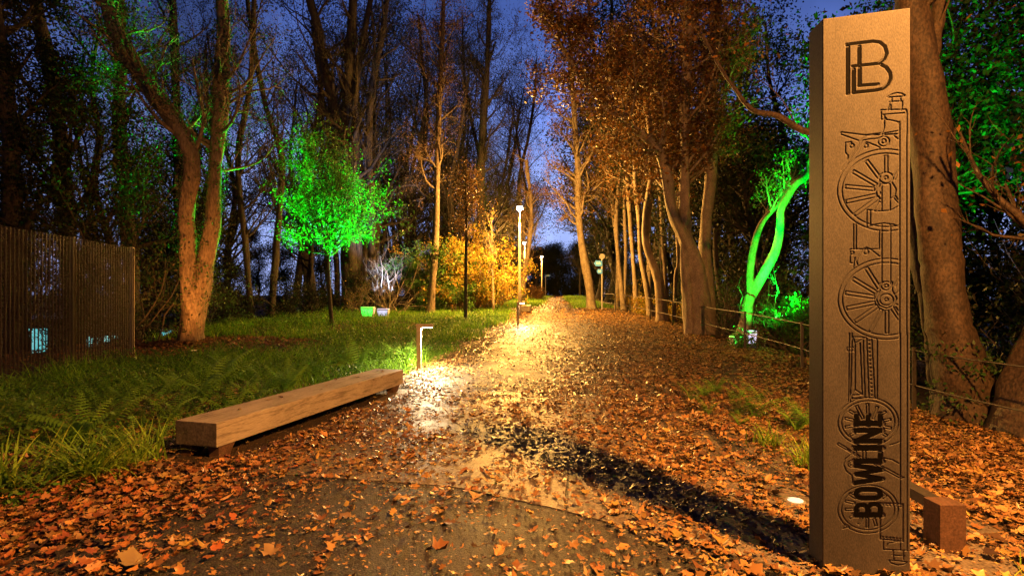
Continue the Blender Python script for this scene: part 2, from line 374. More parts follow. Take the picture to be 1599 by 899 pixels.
def tree(name, label, cat, trunks, rng, bark='bark', group=None, limbs=14, limbL=3.0, t0=.45, sub=(6, 6), nleaf=4, lsize=.09, kind='kite',
         pal='orange', ang=.9, up=.12, twig_r=.35, ivy=None, tk=14, tn=40, flare=.35, lump=.10, leafmat='leaf', lim_r=.45, droop=0, base=None, leaf_jit=.18, lup=None, thin=1.0):
    """trunks: list of (pts Nx3, radii N, grow?) in world coordinates"""
    if base is None: base = trunks[0][0][0]
    base = np.array([base[0], base[1], gzf(base[0], base[1])])
    root = empty(name, tuple(base), label, cat, group)
    tb = TB(); st = []
    for tr in trunks:
        pts, rad = np.array(tr[0], float), np.array(tr[1], float); g = tr[2] if len(tr) > 2 else True
        a = trunk_tube(tb, pts - base, rad, tk, tn, rng, flare if tr is trunks[0] or (len(tr) > 3 and tr[3]) else 0, lump)
        st.append((a, g))
    tw = TB(); lp = []
    grow_st = [a for a, g in st if g]
    if grow_st and limbs:
        Pn = np.stack([a[:, :3] for a in grow_st]); Rn = np.stack([a[:, 3] for a in grow_st])
        p, D, L, r = spawn(rng, Pn, Rn, np.full(len(Pn), limbL / .6), limbs, t0, .6, ang, lim_r, taper=.45)
        P1, R1 = grow(rng, tb, p, D, L, r, 8, .16, up, 6)
        L1 = L; cur = (P1, R1, L1)
        for li, m in enumerate(sub):
            last = li == len(sub) - 1
            p, D, L, r = spawn(rng, cur[0], cur[1], cur[2], m, .2, .55, .75, twig_r + .2, taper=.4)
            Pq, Rq = grow(rng, tw, p, D, L, np.maximum(r * thin, .0035), 5 if not last else 4, .2, up * .6 - droop, 4 if not last else 3)
            cur = (Pq, Rq, L)
            if li >= len(sub) - 2: lp.append(Pq.reshape(-1, 3))
        if nleaf:
            q = np.concatenate(lp); N = int(len(cur[0]) * nleaf)
            pos = q[rng.randint(0, len(q), N)] + rng.normal(0, leaf_jit, (N, 3))
        else: pos = np.zeros((0, 3))
    else: pos = np.zeros((0, 3))
    V, F = tb.arrays(); mk_mesh('trunk', V, [F], M[bark], root)
    items = []
    if tw.n: v, f = tw.arrays(); items.append((v, [f], 0, (.1, .1, .1)))
    if len(pos): v, f, c = leaves(rng, pos, lsize, kind, PAL[pal] if isinstance(pal, str) else pal, lup, .4); items.append((v, f, 1, c))
    if items:
        v, f, mi, c = join_arrays(items); mk_mesh('crown', v, f, [M[bark], M[leafmat]], root, cols=c, matidx=mi)
    if ivy:
        q = []
        for (a, g), (lo, hi, dens) in zip(st, ivy):
            if not dens: continue
            N = int(dens); t = rng.uniform(lo, hi, N) ** 1.0 * (len(a) - 1); i = np.minimum(t.astype(int), len(a) - 2); u = (t - i)[:, None]
            c = a[i] * (1 - u) + a[i + 1] * u; th = rng.uniform(0, 6.283, N); rr = c[:, 3] * rng.uniform(.95, 1.25, N) + np.abs(rng.normal(0, .05, N))
            clump = vnoise(th * 2, t * 1.1, 1.1) > .42
            q.append(np.stack([c[:, 0] + rr * np.cos(th), c[:, 1] + rr * np.sin(th), c[:, 2]], 1)[clump])
        q = np.concatenate(q); v, f, c = leaves(rng, q, .075, 'oval', PAL['ivy'], None, .3)
        mk_mesh('ivy', v, f, M['leaf'], root, cols=c)
    return root

def tr(pl, Y, dY=0):
    """trace: list of (px, py, width px) -> world points + radii at depth Y"""
    n = len(pl); ys = [Y + dY * i / (n - 1) for i in range(n)]
    pts = np.array([P(a[0], a[1], y) for a, y in zip(pl, ys)]); rad = np.array([a[2] / FPX * y / 2 for a, y in zip(pl, ys)])
    pts[0, 2] = min(pts[0, 2], gzf(pts[0, 0], pts[0, 1])) - .05
    return pts, rad

# box and prism builders for made things
def bx(bm, lo, hi, bevel=0):
    v = [bm.verts.new((x, y, z)) for z in (lo[2], hi[2]) for y in (lo[1], hi[1]) for x in (lo[0], hi[0])]
    fs = [bm.faces.new([v[i] for i in q]) for q in ((0, 2, 3, 1), (4, 5, 7, 6), (0, 1, 5, 4), (2, 6, 7, 3), (0, 4, 6, 2), (1, 3, 7, 5))]
    if bevel:
        ed = list({e for f in fs for e in f.edges}); bmesh.ops.bevel(bm, geom=ed, offset=bevel, segments=2, affect='EDGES', profile=.6)
def prism(bm, poly, z0, z1):
    a = [bm.verts.new((*p, z0)) for p in poly]; b = [bm.verts.new((*p, z1)) for p in poly]; n = len(poly)
    bm.faces.new(a[::-1]); bm.faces.new(b)
    for i in range(n): bm.faces.new((a[i], a[(i + 1) % n], b[(i + 1) % n], b[i]))
def hexa(bm, pts):
    v = [bm.verts.new(p) for p in pts]
    for q in ((0, 3, 2, 1), (4, 5, 6, 7), (0, 1, 5, 4), (1, 2, 6, 5), (2, 3, 7, 6), (3, 0, 4, 7)): bm.faces.new([v[i] for i in q])
def lathe(bm, prof, seg=24, c=(0, 0, 0)):
    rings = [[bm.verts.new((c[0] + r * math.cos(2 * math.pi * i / seg), c[1] + r * math.sin(2 * math.pi * i / seg), c[2] + z)) for i in range(seg)] for r, z in prof]
    for a, b in zip(rings, rings[1:]):
        for i in range(seg): bm.faces.new((a[i], a[(i + 1) % seg], b[(i + 1) % seg], b[i]))
    bm.faces.new(rings[0][::-1]); bm.faces.new(rings[-1])
def bobj(name, bm, mat, parent=None, smooth=False, mats=None):
    bmesh.ops.recalc_face_normals(bm, faces=bm.faces)
    me = bpy.data.meshes.new(name); bm.to_mesh(me); bm.free()
    for m in (mats or [mat]): me.materials.append(m)
    if smooth:
        me.polygons.foreach_set('use_smooth', [True] * len(me.polygons))
        try: me.set_sharp_from_angle(angle=R_(35))
        except Exception: pass
    o = bpy.data.objects.new(name, me); COL.objects.link(o)
    if parent: o.parent = parent
    return o
def lamp(name, kind, power, col, parent, loc, rad=.06, rot=None, size=None, blend=.3):
    l = bpy.data.lights.new(name, kind); l.energy = power; l.color = col; l.shadow_soft_size = rad
    if kind == 'SPOT': l.spot_size = R_(size); l.spot_blend = blend
    o = bpy.data.objects.new(name, l); COL.objects.link(o); o.location = loc
    if rot is not None: o.rotation_euler = rot
    if parent: o.parent = parent
    return o
def aim(o, target_local):
    d = Vector(target_local) - Vector(o.location); o.rotation_euler = d.to_track_quat('-Z', 'Y').to_euler()

# ------------------------------------------------------------------ ground sheets
def sheet(name, xs, ys, off, mat, keep=None, label=None):
    X, Y = np.meshgrid(xs, ys); Z = gz(X, Y) + off + (.012 * (vnoise(X, Y, .6) - .5) if off == 0 else 0)
    V = np.stack([X, Y, Z], -1).reshape(-1, 3); nx = len(xs)
    i = np.arange(len(ys) - 1)[:, None] * nx; j = np.arange(nx - 1)[None]
    F = np.stack([i + j, i + j + 1, i + j + nx + 1, i + j + nx], -1).reshape(-1, 4)
    o = mk_mesh(name, V, [F], mat); o['kind'] = 'structure'
    if label: o['label'] = label
    return o
xs = np.unique(np.concatenate([np.linspace(-260, -30, 24), np.linspace(-30, 30, 161), np.linspace(30, 260, 24)]))
ys = np.unique(np.concatenate([np.linspace(-30, 0, 16), np.linspace(0, 40, 121), np.linspace(40, 130, 61), np.linspace(130, 500, 20)]))
sheet('ground', xs, ys, 0, M['soil'])
_py = [-6, 4, 7, 11, 18, 25, 50, 74, 110]; _pl = [-4.2, -2.9, -1.8, -1.25, -.35, .45, 3.0, 4.9, 9.0]; _pr = [2.6, 2.4, 2.4, 2.7, 3.4, 4.1, 6.2, 7.9, 11.6]
def ribbon(name, y0, y1, off, mat, dl=0, dr=0, ny=None, nx=13, curve=0, mats=None):
    yy = np.linspace(y0, y1, ny or int((y1 - y0) * 3) + 2); V = []
    for y in yy:
        a, b = np.interp(y, _py, _pl) + dl, np.interp(y, _py, _pr) + dr
        for t in np.linspace(0, 1, nx):
            x = a + (b - a) * t; yv = y + curve * (t - .25) * abs(t - .25) * 4 if curve else y
            V.append((x, yv, gzf(x, yv) + off))
    V = np.array(V); i = np.arange(len(yy) - 1)[:, None] * nx; j = np.arange(nx - 1)[None]
    o = mk_mesh(name, V, [np.stack([i + j, i + j + 1, i + j + nx + 1, i + j + nx], -1).reshape(-1, 4)], mat); o['kind'] = 'structure'
    return o
ribbon('path', -6, 110, .022, M['asphalt'], ny=260)
# concrete apron crossing the path: slabs with real joints
sl = []
def slab(poly):
    bm = bmesh.new(); prism(bm, poly, .02, .034); bmesh.ops.bevel(bm, geom=[e for e in bm.edges], offset=.004, segments=1, affect='EDGES'); return bm
ap = bmesh.new(); rows = [(4.75, 6.0), (6.0, 7.3), (7.3, 8.7)]; g = .003
sk_ = lambda x, y: (x + .12 * (y - 6), y - .18 * (x - .4))
front = lambda x: float(np.interp(x, [-3, -2, -.5, .3, 1.2, 2.2, 4], [4.95, 4.8, 4.5, 4.05, 3.4, 2.7, 2.0]))
rows = [(4.75, 6.0), (6.0, 7.3), (7.3, 8.7)]
for ri, (a, b) in enumerate(rows):
    for ci in range(4):
        x0 = -2.25 + ci * 1.45; x1 = x0 + 1.45
        p0_, p1_, p2_, p3_ = sk_(x0 + g, a + g), sk_(x1 - g, a + g), sk_(x1 - g, b - g), sk_(x0 + g, b - g)
        if ri: poly = [p0_, p1_, p2_, p3_]
        else: poly = [(x, front(x)) for x in np.linspace(p0_[0] - .1, p1_[0] - .12, 8)] + [p2_, p3_]
        lo_ = [ap.verts.new((p[0], p[1], gzf(*p) - .01)) for p in poly]; hi_ = [ap.verts.new((p[0], p[1], gzf(*p) + .027)) for p in poly]; m_ = len(poly)
        ap.faces.new(hi_)
        for k in range(m_): ap.faces.new((lo_[k], lo_[(k + 1) % m_], hi_[(k + 1) % m_], hi_[k]))
o = bobj('concrete_paving', ap, M['concrete']); o['kind'] = 'structure'

# ------------------------------------------------------------------ engraved pillar
PLs, PRs = np.array([1.77, 3.10]), np.array([2.18, 2.98]); FW = float(np.linalg.norm(PRs - PLs))
FU = np.append((PRs - PLs) / FW, 0); FN = np.array([FU[1], -FU[0], 0]);            # FN points to the viewer's side
if FN[1] > 0: FN = -FN
def face_uv(px, py):
    a = (px - HX) / FPX; t = (PLs[1] * a - PLs[0]) / ((PRs[0] - PLs[0]) - (PRs[1] - PLs[1]) * a)
    y = PLs[1] + t * (PRs[1] - PLs[1]); return t * FW, CAMH - (py - HY) / FPX * y
def crop(ox, oy, s): return lambda pts: [face_uv(ox + x / s, oy + y / s) for x, y in pts]
c1, c2, c3, c4, c5 = crop(1280, 50, 5.62), crop(1290, 190, 4.73), crop(1290, 350, 4.73), crop(1290, 520, 4.495), crop(1290, 700, 4.515)
def ell(cx, cy, rx, ry, a0=0, a1=360, n=40):
    return [(cx + rx * math.cos(R_(a0 + (a1 - a0) * i / n)), cy + ry * math.sin(R_(a0 + (a1 - a0) * i / n))) for i in range(n + 1)]
def spoke(x0, y0, x1, y1, w=26):
    dx, dy = x1 - x0, y1 - y0; L = math.hypot(dx, dy); nx, ny = -dy / L * w / 2, dx / L * w / 2
    return [(x0 + nx, y0 + ny), (x1 + nx, y1 + ny), (x1 - nx, y1 - ny), (x0 - nx, y0 - ny), (x0 + nx, y0 + ny)]
G = []      # engraved polylines (u, z)
def eg(c, *polys):
    for p in polys: G.append(c(p))
eg(c1, [(597, 573), (640, 545), (680, 535), (720, 540), (752, 558), (740, 565), (680, 570), (600, 575)], [(635, 575), (635, 610)], [(710, 570), (715, 605)],
   [(620, 612), (730, 608), (728, 650), (718, 690)], [(620, 612), (600, 690)], [(628, 640), (628, 685)], [(570, 768), (545, 768), (540, 685), (760, 680), (768, 700), (768, 899)],
   [(560, 725), (745, 712)], [(570, 740), (590, 770), (640, 778), (690, 790), (703, 830), (703, 899)], [(570, 730), (570, 840), (545, 890)])
eg(c2, [(545, 0), (545, 899)], [(597, 0), (597, 899)], [(240, 140), (112, 95), (112, 78), (290, 100), (405, 85)],
   [(118, 360), (200, 230), (250, 150), (300, 105), (420, 95), (540, 90)], [(132, 350), (215, 225), (270, 140), (330, 128), (390, 125)],
   [(190, 170), (190, 150), (145, 155), (145, 230), (165, 250), (160, 300)], ell(193, 178, 15, 15), ell(297, 178, 15, 15), [(190, 300), (300, 150), (400, 190), (400, 205)],
   ell(428, 145, 42, 36), ell(428, 145, 16, 16), [(440, 98), (500, 100), (535, 130)], [(430, 0), (430, 50), (415, 90)], [(540, 68), (435, 85), (435, 102), (540, 92)],
   ell(448, 506, 363, 302, 74, 286), ell(448, 506, 328, 271, 74, 286),
   spoke(300, 290, 395, 415), spoke(200, 368, 375, 470), spoke(145, 480, 360, 500), spoke(150, 592, 370, 545), spoke(215, 690, 395, 560), spoke(365, 660, 405, 595),
   spoke(445, 250, 445, 375), [(545, 320), (500, 400)], [(545, 350), (510, 430)], [(500, 560), (545, 610)], [(515, 550), (545, 590)], ell(446, 415, 52, 40), ell(446, 415, 13, 13),
   [(415, 460), (475, 460)], [(415, 460), (415, 655)], [(475, 460), (475, 655)], [(400, 440), (400, 475), (370, 510), (380, 550), (410, 575)], [(412, 490), (398, 515), (412, 545)],
   [(490, 450), (520, 500), (510, 550), (480, 570)], [(303, 785), (303, 650), (400, 662), (480, 655), (545, 620)], [(330, 655), (330, 765)],
   [(303, 785), (360, 760), (430, 750), (500, 760), (545, 780)], [(205, 760), (205, 899)], [(225, 772), (225, 899)], [(395, 815), (395, 899)], [(408, 815), (408, 899)],
   [(415, 755), (415, 899)], [(477, 765), (477, 899)])
eg(c3, [(545, 0), (545, 899)], [(597, 0), (597, 899)], [(205, 0), (205, 185)], [(225, 0), (225, 185)], [(395, 60), (395, 190)], [(408, 60), (408, 190)],
   [(415, 0), (415, 420)], [(478, 0), (478, 420)], [(410, 182), (180, 185), (180, 285), (205, 290)], [(235, 300), (225, 270), (275, 185), (300, 172), (330, 185), (400, 240)],
   ell(298, 205, 17, 17), ell(195, 212, 12, 12), [(410, 182), (410, 245)], [(215, 245), (205, 320)], ell(450, 552, 360, 298, 74, 286), ell(450, 552, 328, 267, 74, 286),
   ell(447, 455, 38, 32), ell(447, 455, 14, 12), ell(448, 557, 50, 42), ell(448, 557, 13, 11),
   [(420, 425), (400, 440), (400, 490), (372, 550), (395, 600), (450, 622), (500, 600), (525, 550), (492, 490), (490, 425), (420, 425)],
   spoke(300, 325, 395, 475), spoke(200, 402, 375, 508), spoke(145, 507, 360, 540), spoke(155, 622, 365, 580), spoke(218, 720, 385, 605), spoke(325, 790, 412, 628),
   spoke(450, 805, 450, 635), [(545, 720), (480, 628)], [(545, 690), (500, 610)], [(545, 365), (500, 450)], [(545, 400), (515, 460)], [(545, 490), (515, 515)], [(545, 600), (520, 590)],
   [(545, 650), (515, 610)])
eg(c4, [(523, 0), (523, 899)], [(570, 0), (570, 899)], [(165, 0), (160, 480)], [(185, 0), (172, 478)], [(190, 25), (205, 70), (280, 30), (190, 25)], [(205, 75), (205, 390)],
   [(150, 100), (200, 100), (200, 125), (150, 125), (150, 100)], [(240, 70), (255, 420)], [(262, 50), (275, 450)], [(287, 35), (302, 450)], [(322, 40), (345, 455)],
   [(360, 45), (360, 455)], [(205, 395), (258, 430), (180, 435), (205, 395)], [(180, 435), (185, 462), (242, 452)], ell(297, 622, 213, 170), ell(297, 622, 187, 147),
   spoke(292, 495, 292, 570, 18), spoke(215, 510, 262, 600, 18), spoke(362, 515, 328, 600, 18), spoke(165, 545, 200, 565, 16), spoke(420, 550, 395, 570, 16),
   spoke(135, 598, 195, 612, 16), spoke(455, 605, 405, 615, 16), spoke(137, 660, 200, 650, 16), spoke(458, 668, 402, 655, 16), spoke(170, 718, 205, 700, 16), spoke(430, 722, 400, 705, 16),
   spoke(85, 775, 240, 868, 14), [(185, 790), (190, 840), (130, 890)], [(450, 785), (520, 762)], [(215, 790), (215, 899)], [(258, 790), (258, 899)], [(280, 790), (280, 899)])
for i in range(15): eg(c4, ell(305 + i * 1.35, 52 + i * 27.3, 3, 3, n=6))
eg(c5, [(525, 0), (525, 380)], [(572, 0), (572, 720)], ell(183, 108, 28, 25), ell(183, 108, 13, 12), [(190, 35), (140, 70), (125, 110), (145, 160), (185, 190), (190, 240)],
   [(150, 5), (250, 60)], [(340, 110), (440, 165), (530, 212), (550, 204), (520, 190), (430, 140), (360, 110)], [(405, 65), (470, 80), (525, 110)],
   ell(297, 427, 213, 170), ell(297, 427, 187, 145), spoke(292, 555, 292, 488, 18), spoke(228, 530, 255, 485, 18), spoke(355, 545, 340, 495, 18), spoke(170, 490, 205, 468, 16),
   spoke(137, 430, 198, 428, 16), spoke(137, 370, 205, 385, 16), spoke(165, 318, 212, 348, 16), spoke(425, 330, 402, 350, 16),
   [(380, 380), (545, 390), (545, 655), (380, 638), (380, 380)], [(384, 384), (541, 394), (541, 650), (384, 634), (384, 384)], [(405, 645), (405, 710), (575, 718)], [(525, 655), (525, 715)],
   [(430, 690), (440, 668), (500, 655), (525, 655)], [(475, 715), (475, 750), (480, 780)], [(548, 715), (548, 780)], [(465, 750), (555, 757)],
   [(445, 785), (573, 798), (560, 815), (510, 822), (460, 807), (445, 785)], [(170, 548), (135, 530), (120, 565), (170, 550)])
for i in range(6): eg(c5, ell(402 + i * 25, 395 + i * 2.5, 4, 4, n=6), ell(402 + i * 25, 622 + i * 2.6, 4, 4, n=6))
# monogram strokes and vertical lettering (polyline, width in metres): cut 5 mm deep and filled black
INK = []
def ink(c, pts, wpx): INK.append((c(pts), wpx))
ink(c1, [(249, 135), (249, 543)], .0165)
ink(c1, [(237, 112), (350, 98), (470, 84), (530, 92), (575, 130), (592, 190), (570, 240), (520, 278), (440, 287), (290, 302)], .0115)
ink(c1, [(540, 287), (585, 312), (620, 360), (626, 410), (600, 465), (560, 498), (500, 513), (300, 534)], .0125)
ink(c1, [(350, 130), (350, 292)], .0155); ink(c1, [(300, 330), (300, 534)], .0155); ink(c1, [(352, 320), (352, 470)], .0155); ink(c1, [(345, 473), (515, 460)], .0115)
T0, T1 = 1334.5, 1378.5                                   # cap height runs from x = T1 (foot) to T0 (top)
def lt(y0, y1):                                          # letter frame: s 0..1 along the word (upwards), h 0..1 cap height
    return lambda pts: [face_uv(T1 + (T0 - T1) * h, y0 + (y1 - y0) * s) for s, h in pts]
ST = .0265
B = lt(808, 783.5); O = lt(782, 759.5); Wl = lt(757, 723.5); Ll = lt(724, 706.5); I = lt(704, 694.5); N = lt(693, 667.5); E = lt(665.5, 645.5)
for f, strokes in ((B, [([(.18, 0), (.18, 1)], ST), ([(.2, .92), (.62, .92), (.80, .84), (.80, .64), (.62, .53), (.2, .53)], .021), ([(.2, .5), (.65, .5), (.86, .40), (.86, .18), (.65, .08), (.2, .08)], .021)]),
                   (O, [([(.20, .25), (.20, .75), (.32, .89), (.5, .93), (.68, .89), (.80, .75), (.80, .25), (.68, .11), (.5, .07), (.32, .11), (.20, .25)], .0235)]),
                   (Wl, [([(.09, 1), (.29, 0)], .022), ([(.29, 0), (.5, .95)], .020), ([(.5, .95), (.71, 0)], .020), ([(.71, 0), (.91, 1)], .022)]),
                   (Ll, [([(.25, 0), (.25, 1)], ST), ([(.1, .08), (1, .08)], .022)]),
                   (I, [([(.5, 0), (.5, 1)], .028)]),
                   (N, [([(.17, 0), (.17, 1)], .0245), ([(.83, 0), (.83, 1)], .0245), ([(.15, .95), (.85, .05)], .024)]),
                   (E, [([(.22, 0), (.22, 1)], ST), ([(.1, .08), (1, .08)], .022), ([(.1, .5), (.92, .5)], .022), ([(.1, .92), (1, .92)], .022)])):
    for pts, w in strokes: INK.append((f(pts), w))
ZB, ZT, step = -.12, 3.172, .0025
us = np.linspace(0, FW, int(FW / step) + 1); zs = np.linspace(ZB, ZT, int((ZT - ZB) / step) + 1)
D = np.zeros((len(zs), len(us))); K = np.zeros_like(D)
def cut(poly, w, depth, soft, D):
    for (a0, b0), (a1, b1) in zip(poly, poly[1:]):
        m = w / 2 + soft + .004
        i0, i1 = np.searchsorted(us, [min(a0, a1) - m, max(a0, a1) + m]); j0, j1 = np.searchsorted(zs, [min(b0, b1) - m, max(b0, b1) + m])
        if i0 >= i1 or j0 >= j1: continue
        U, Z = np.meshgrid(us[i0:i1], zs[j0:j1]); dx, dz = a1 - a0, b1 - b0; L2 = dx * dx + dz * dz + 1e-12
        t = np.clip(((U - a0) * dx + (Z - b0) * dz) / L2, 0, 1); d = np.hypot(U - a0 - t * dx, Z - b0 - t * dz)
        D[j0:j1, i0:i1] = np.maximum(D[j0:j1, i0:i1], depth * np.clip((w / 2 + soft - d) / soft, 0, 1))
for p in G: cut(p, .0024, .0095, .0022, D)
for p, w in INK: cut(p, w, .007, .003, D)
D[:, 0] = D[:, -1] = .004; D[-1] = .004
U, Z = np.meshgrid(us, zs); base3 = np.array([*PLs, 0])
V = base3 + U[..., None] * FU - D[..., None] * FN + Z[..., None] * np.array([0, 0, 1]); V = V.reshape(-1, 3)
nu = len(us); i = np.arange(len(zs) - 1)[:, None] * nu; j = np.arange(nu - 1)[None]
F = np.stack([i + j, i + j + 1, i + j + nu + 1, i + j + nu], -1).reshape(-1, 4)
pc = np.array([1.99, 3.12, 0])
pil = empty('pillar', tuple(pc), 'tall brown cast pillar engraved with a steam locomotive drawing and the word BOWLINE', 'pillar')
mk_mesh('front_panel', V - pc, [F], M['pillar'], pil)
bm = bmesh.new()
A = base3 - FN * .0045; Bp = base3 + FU * FW - FN * .0045
quad = [A[:2], Bp[:2], Bp[:2] + np.array([.055, .17]), A[:2] + np.array([.012, .165])]
prism(bm, [tuple(q - pc[:2]) for q in quad], ZB, ZT + .003)
bmesh.ops.bevel(bm, geom=[e for e in bm.edges], offset=.003, segments=1, affect='EDGES')
bobj('column_body', bm, M['pillar'], pil)
def strokes_mesh(name, sts, parent):
    V, F = [], []; n = 0
    for si, (poly, w) in enumerate(sts):
        p = np.array(poly); T = np.gradient(p, axis=0); T /= np.linalg.norm(T, axis=1, keepdims=True) + 1e-9; Nn = np.stack([-T[:, 1], T[:, 0]], 1)
        if len(p) > 2:
            pr = resample(np.column_stack([p, np.zeros(len(p))]), 6 * len(p))[:, :2]; p = pr
            T = np.gradient(p, axis=0); T /= np.linalg.norm(T, axis=1, keepdims=True) + 1e-9; Nn = np.stack([-T[:, 1], T[:, 0]], 1)
        a, b = p + Nn * w / 2, p - Nn * w / 2
        for q in (a, b):
            q[:, 0] = np.clip(q[:, 0], .004, FW - .004)
        d = .0014 + .00012 * (si % 7)
        W3 = lambda q: base3 + q[:, :1] * FU + q[:, 1:] * np.array([0, 0, 1]) - FN * d
        m = len(p); V += [W3(a), W3(b)]
        k = np.arange(m - 1); F.append(np.stack([n + k, n + k + 1, n + m + k + 1, n + m + k], 1)); n += 2 * m
    return mk_mesh(name, np.concatenate(V) - pc, F, M['pillar_ink'], parent, smooth=False)
o = strokes_mesh('monogram', INK[:7], pil); o['label'] = 'black linked B and L monogram at the top'
o = strokes_mesh('lettering', INK[7:], pil); o['label'] = 'black capitals BOWLINE reading upwards'

# ------------------------------------------------------------------ benches
def bench(name, label, p0, p1, wdt, zt, zb, zg, group=None):
    p0, p1 = np.array(p0, float), np.array(p1, float); d = p1 - p0; L = np.linalg.norm(d); ang = math.atan2(-d[0], d[1])
    root = empty(name, (p0[0], p0[1], zg), label, 'bench', group, ang)      # local: +y along the bench, x from -wdt to 0
    bm = bmesh.new(); bx(bm, (-wdt, 0, zb), (0, L, zt), .010)
    # checks (long drying cracks) kept shallow: split ends get their own material
    me = bobj('seat_beam', bm, None, root, mats=[M['oak'], M['oak_end']])
    for p in me.data.polygons: p.material_index = 1 if abs(p.normal.y) > .9 else 0
    for yy in (.05, L - .30):
        for sx in (-1, 1):
            bm = bmesh.new(); x0 = -wdt + .02 if sx < 0 else -.02 - .10
            x1 = x0 + .10
            top = [(x0 - (0 if sx < 0 else .05), yy), (x1 + (.05 if sx < 0 else 0), yy), (x1 + (.05 if sx < 0 else 0), yy + .22), (x0 - (0 if sx < 0 else .05), yy + .22)]
            bot = [(x0, yy), (x1, yy), (x1, yy + .12), (x0, yy + .12)]
            hexa(bm, [(*b, -.03) for b in bot] + [(*t, zb) for t in top]); bmesh.ops.bevel(bm, geom=list(bm.edges), offset=.003, segments=1, affect='EDGES')
            bobj('foot', bm, M['corten'], root)
    return root
bench('timber_bench', 'long low oak beam bench on rusty steel feet beside the path', (-2.86, 5.27), (-1.82, 9.09), .50, .362, .125, 0)
bench('timber_bench', 'small distant oak beam bench behind the far post light', (1.02, 30.2), (1.20, 34.1), .55, .46, .15, gzf(.8, 30.2) - .03)

# edging rail at the right of the pillar
er = empty('edging_rail', (2.74, 3.45, gzf(2.74, 3.45)), 'low rusty square post with a dark rail right of the pillar', 'rail')
z0 = gzf(2.74, 3.45)
bm = bmesh.new(); bx(bm, (-.082, -.07, -.25), (.082, .07, .30 - z0), .004); bobj('post', bm, M['corten'], er)
bm = bmesh.new(); hexa(bm, [(-.045, .07, .22 - z0), (.045, .07, .22 - z0), (.165, 1.5, .24 - z0), (.075, 1.5, .24 - z0), (-.045, .07, .29 - z0), (.045, .07, .29 - z0), (.165, 1.5, .30 - z0), (.075, 1.5, .30 - z0)])
bobj('rail', bm, M['dark_metal'], er)

# ------------------------------------------------------------------ bollard lights
def bollard(x, y, label, dirx=1, power=1):
    z = gzf(x, y); r = empty('path_light', (x, y, z), label, 'path light', 'hooked post lights beside the path')
    bm = bmesh.new(); bx(bm, (-.045, -.045, -.05), (.045, .045, .935), .004); bobj('post', bm, M['bronze'], r)
    bm = bmesh.new(); bx(bm, (-.05, -.05, .937), (.29, .05, 1.005), .005); bobj('lamp_head', bm, M['bronze'], r)
    bm = bmesh.new(); bx(bm, (.07, -.03, .925), (.27, .03, .9355)); bobj('lens', bm, M['boll_on'], r)
    l = lamp('head_light', 'AREA', P_BOLL * power, (1, .74, .42), r, (.17, 0, .915)); l.data.shape = 'RECTANGLE'; l.data.size = .22; l.data.size_y = .08
    return r
bollard(-1.92, 11.24, 'hooked bronze post light at the far end of the long bench', power=1.5)
bollard(.24, 21.9, 'hooked post light in front of the tallest street lamp', power=.6)

# ------------------------------------------------------------------ street lamps
def street_lamp(x, y, h, label, power, col, rad=.13):
    z = gzf(x, y); r = empty('street_lamp', (x, y, z), label, 'street lamp', 'post-top street lamps along the path')
    bm = bmesh.new(); lathe(bm, [(.085, -.1), (.085, 1.2), (.065, 1.24), (.055, h - .75), (.022, h - .70), (.020, h - .12)], 20); bobj('pole', bm, M['bronze'], r, True)
    bm = bmesh.new(); lathe(bm, [(.03, h - .12), (.045, h - .10), (.045, h - .03)], 20); lathe(bm, [(.17, h + .10), (.17, h + .12), (.13, h + .15), (.03, h + .16)], 28); 
    for k in range(3):
        a = k * 2.094 + .4; bx(bm, (math.cos(a) * .16 - .004, math.sin(a) * .16 - .004, h - .06), (math.cos(a) * .16 + .004, math.sin(a) * .16 + .004, h + .10))
    bobj('lamp_head', bm, M['bronze'], r, True)
    bm = bmesh.new(); lathe(bm, [(.06, h - .08), (.15, h - .05), (.15, h + .07), (.07, h + .095)], 20); bobj('bulb', bm, M['lamp_on'], r, True)
    lamp('bulb_light', 'POINT', power, col, r, (0.0, 0.0, h - .24), rad)
    return r
street_lamp(.39, 27.8, 5.5, 'nearest and tallest lit street lamp on the left edge of the path', P_LAMP, LAMP_COL)
street_lamp(1.15, 49.7, 5.5, 'second lit street lamp, between the tallest lamp and the smallest', P_LAMP, LAMP_COL)
street_lamp(3.98, 73, 5.5, 'smallest and farthest lit street lamp beside the far signpost', P_LAMP * .8, LAMP_COL)
street_lamp(3.45, 1.0, 5.5, 'street lamp beside the pillar just outside the picture', P_NEAR, LAMP_NEAR_COL, .13)

# in-ground uplight
r = empty('ground_uplight', (2.17, 4.17, gzf(2.17, 4.17)), 'round glowing light set in the leaves left of the pillar foot', 'ground light')
bm = bmesh.new(); lathe(bm, [(.075, -.05), (.075, .028), (.058, .032)], 24); bobj('rim', bm, M['galv'], r, True)
bm = bmesh.new(); lathe(bm, [(.056, .020), (.056, .036), (.03, .040)], 24); bobj('lens', bm, M['up_on'], r, True)
lamp('lens_light', 'SPOT', 12, (.9, 1, .8), r, (0, 0, .06), .05, (R_(180), 0, 0), 80)

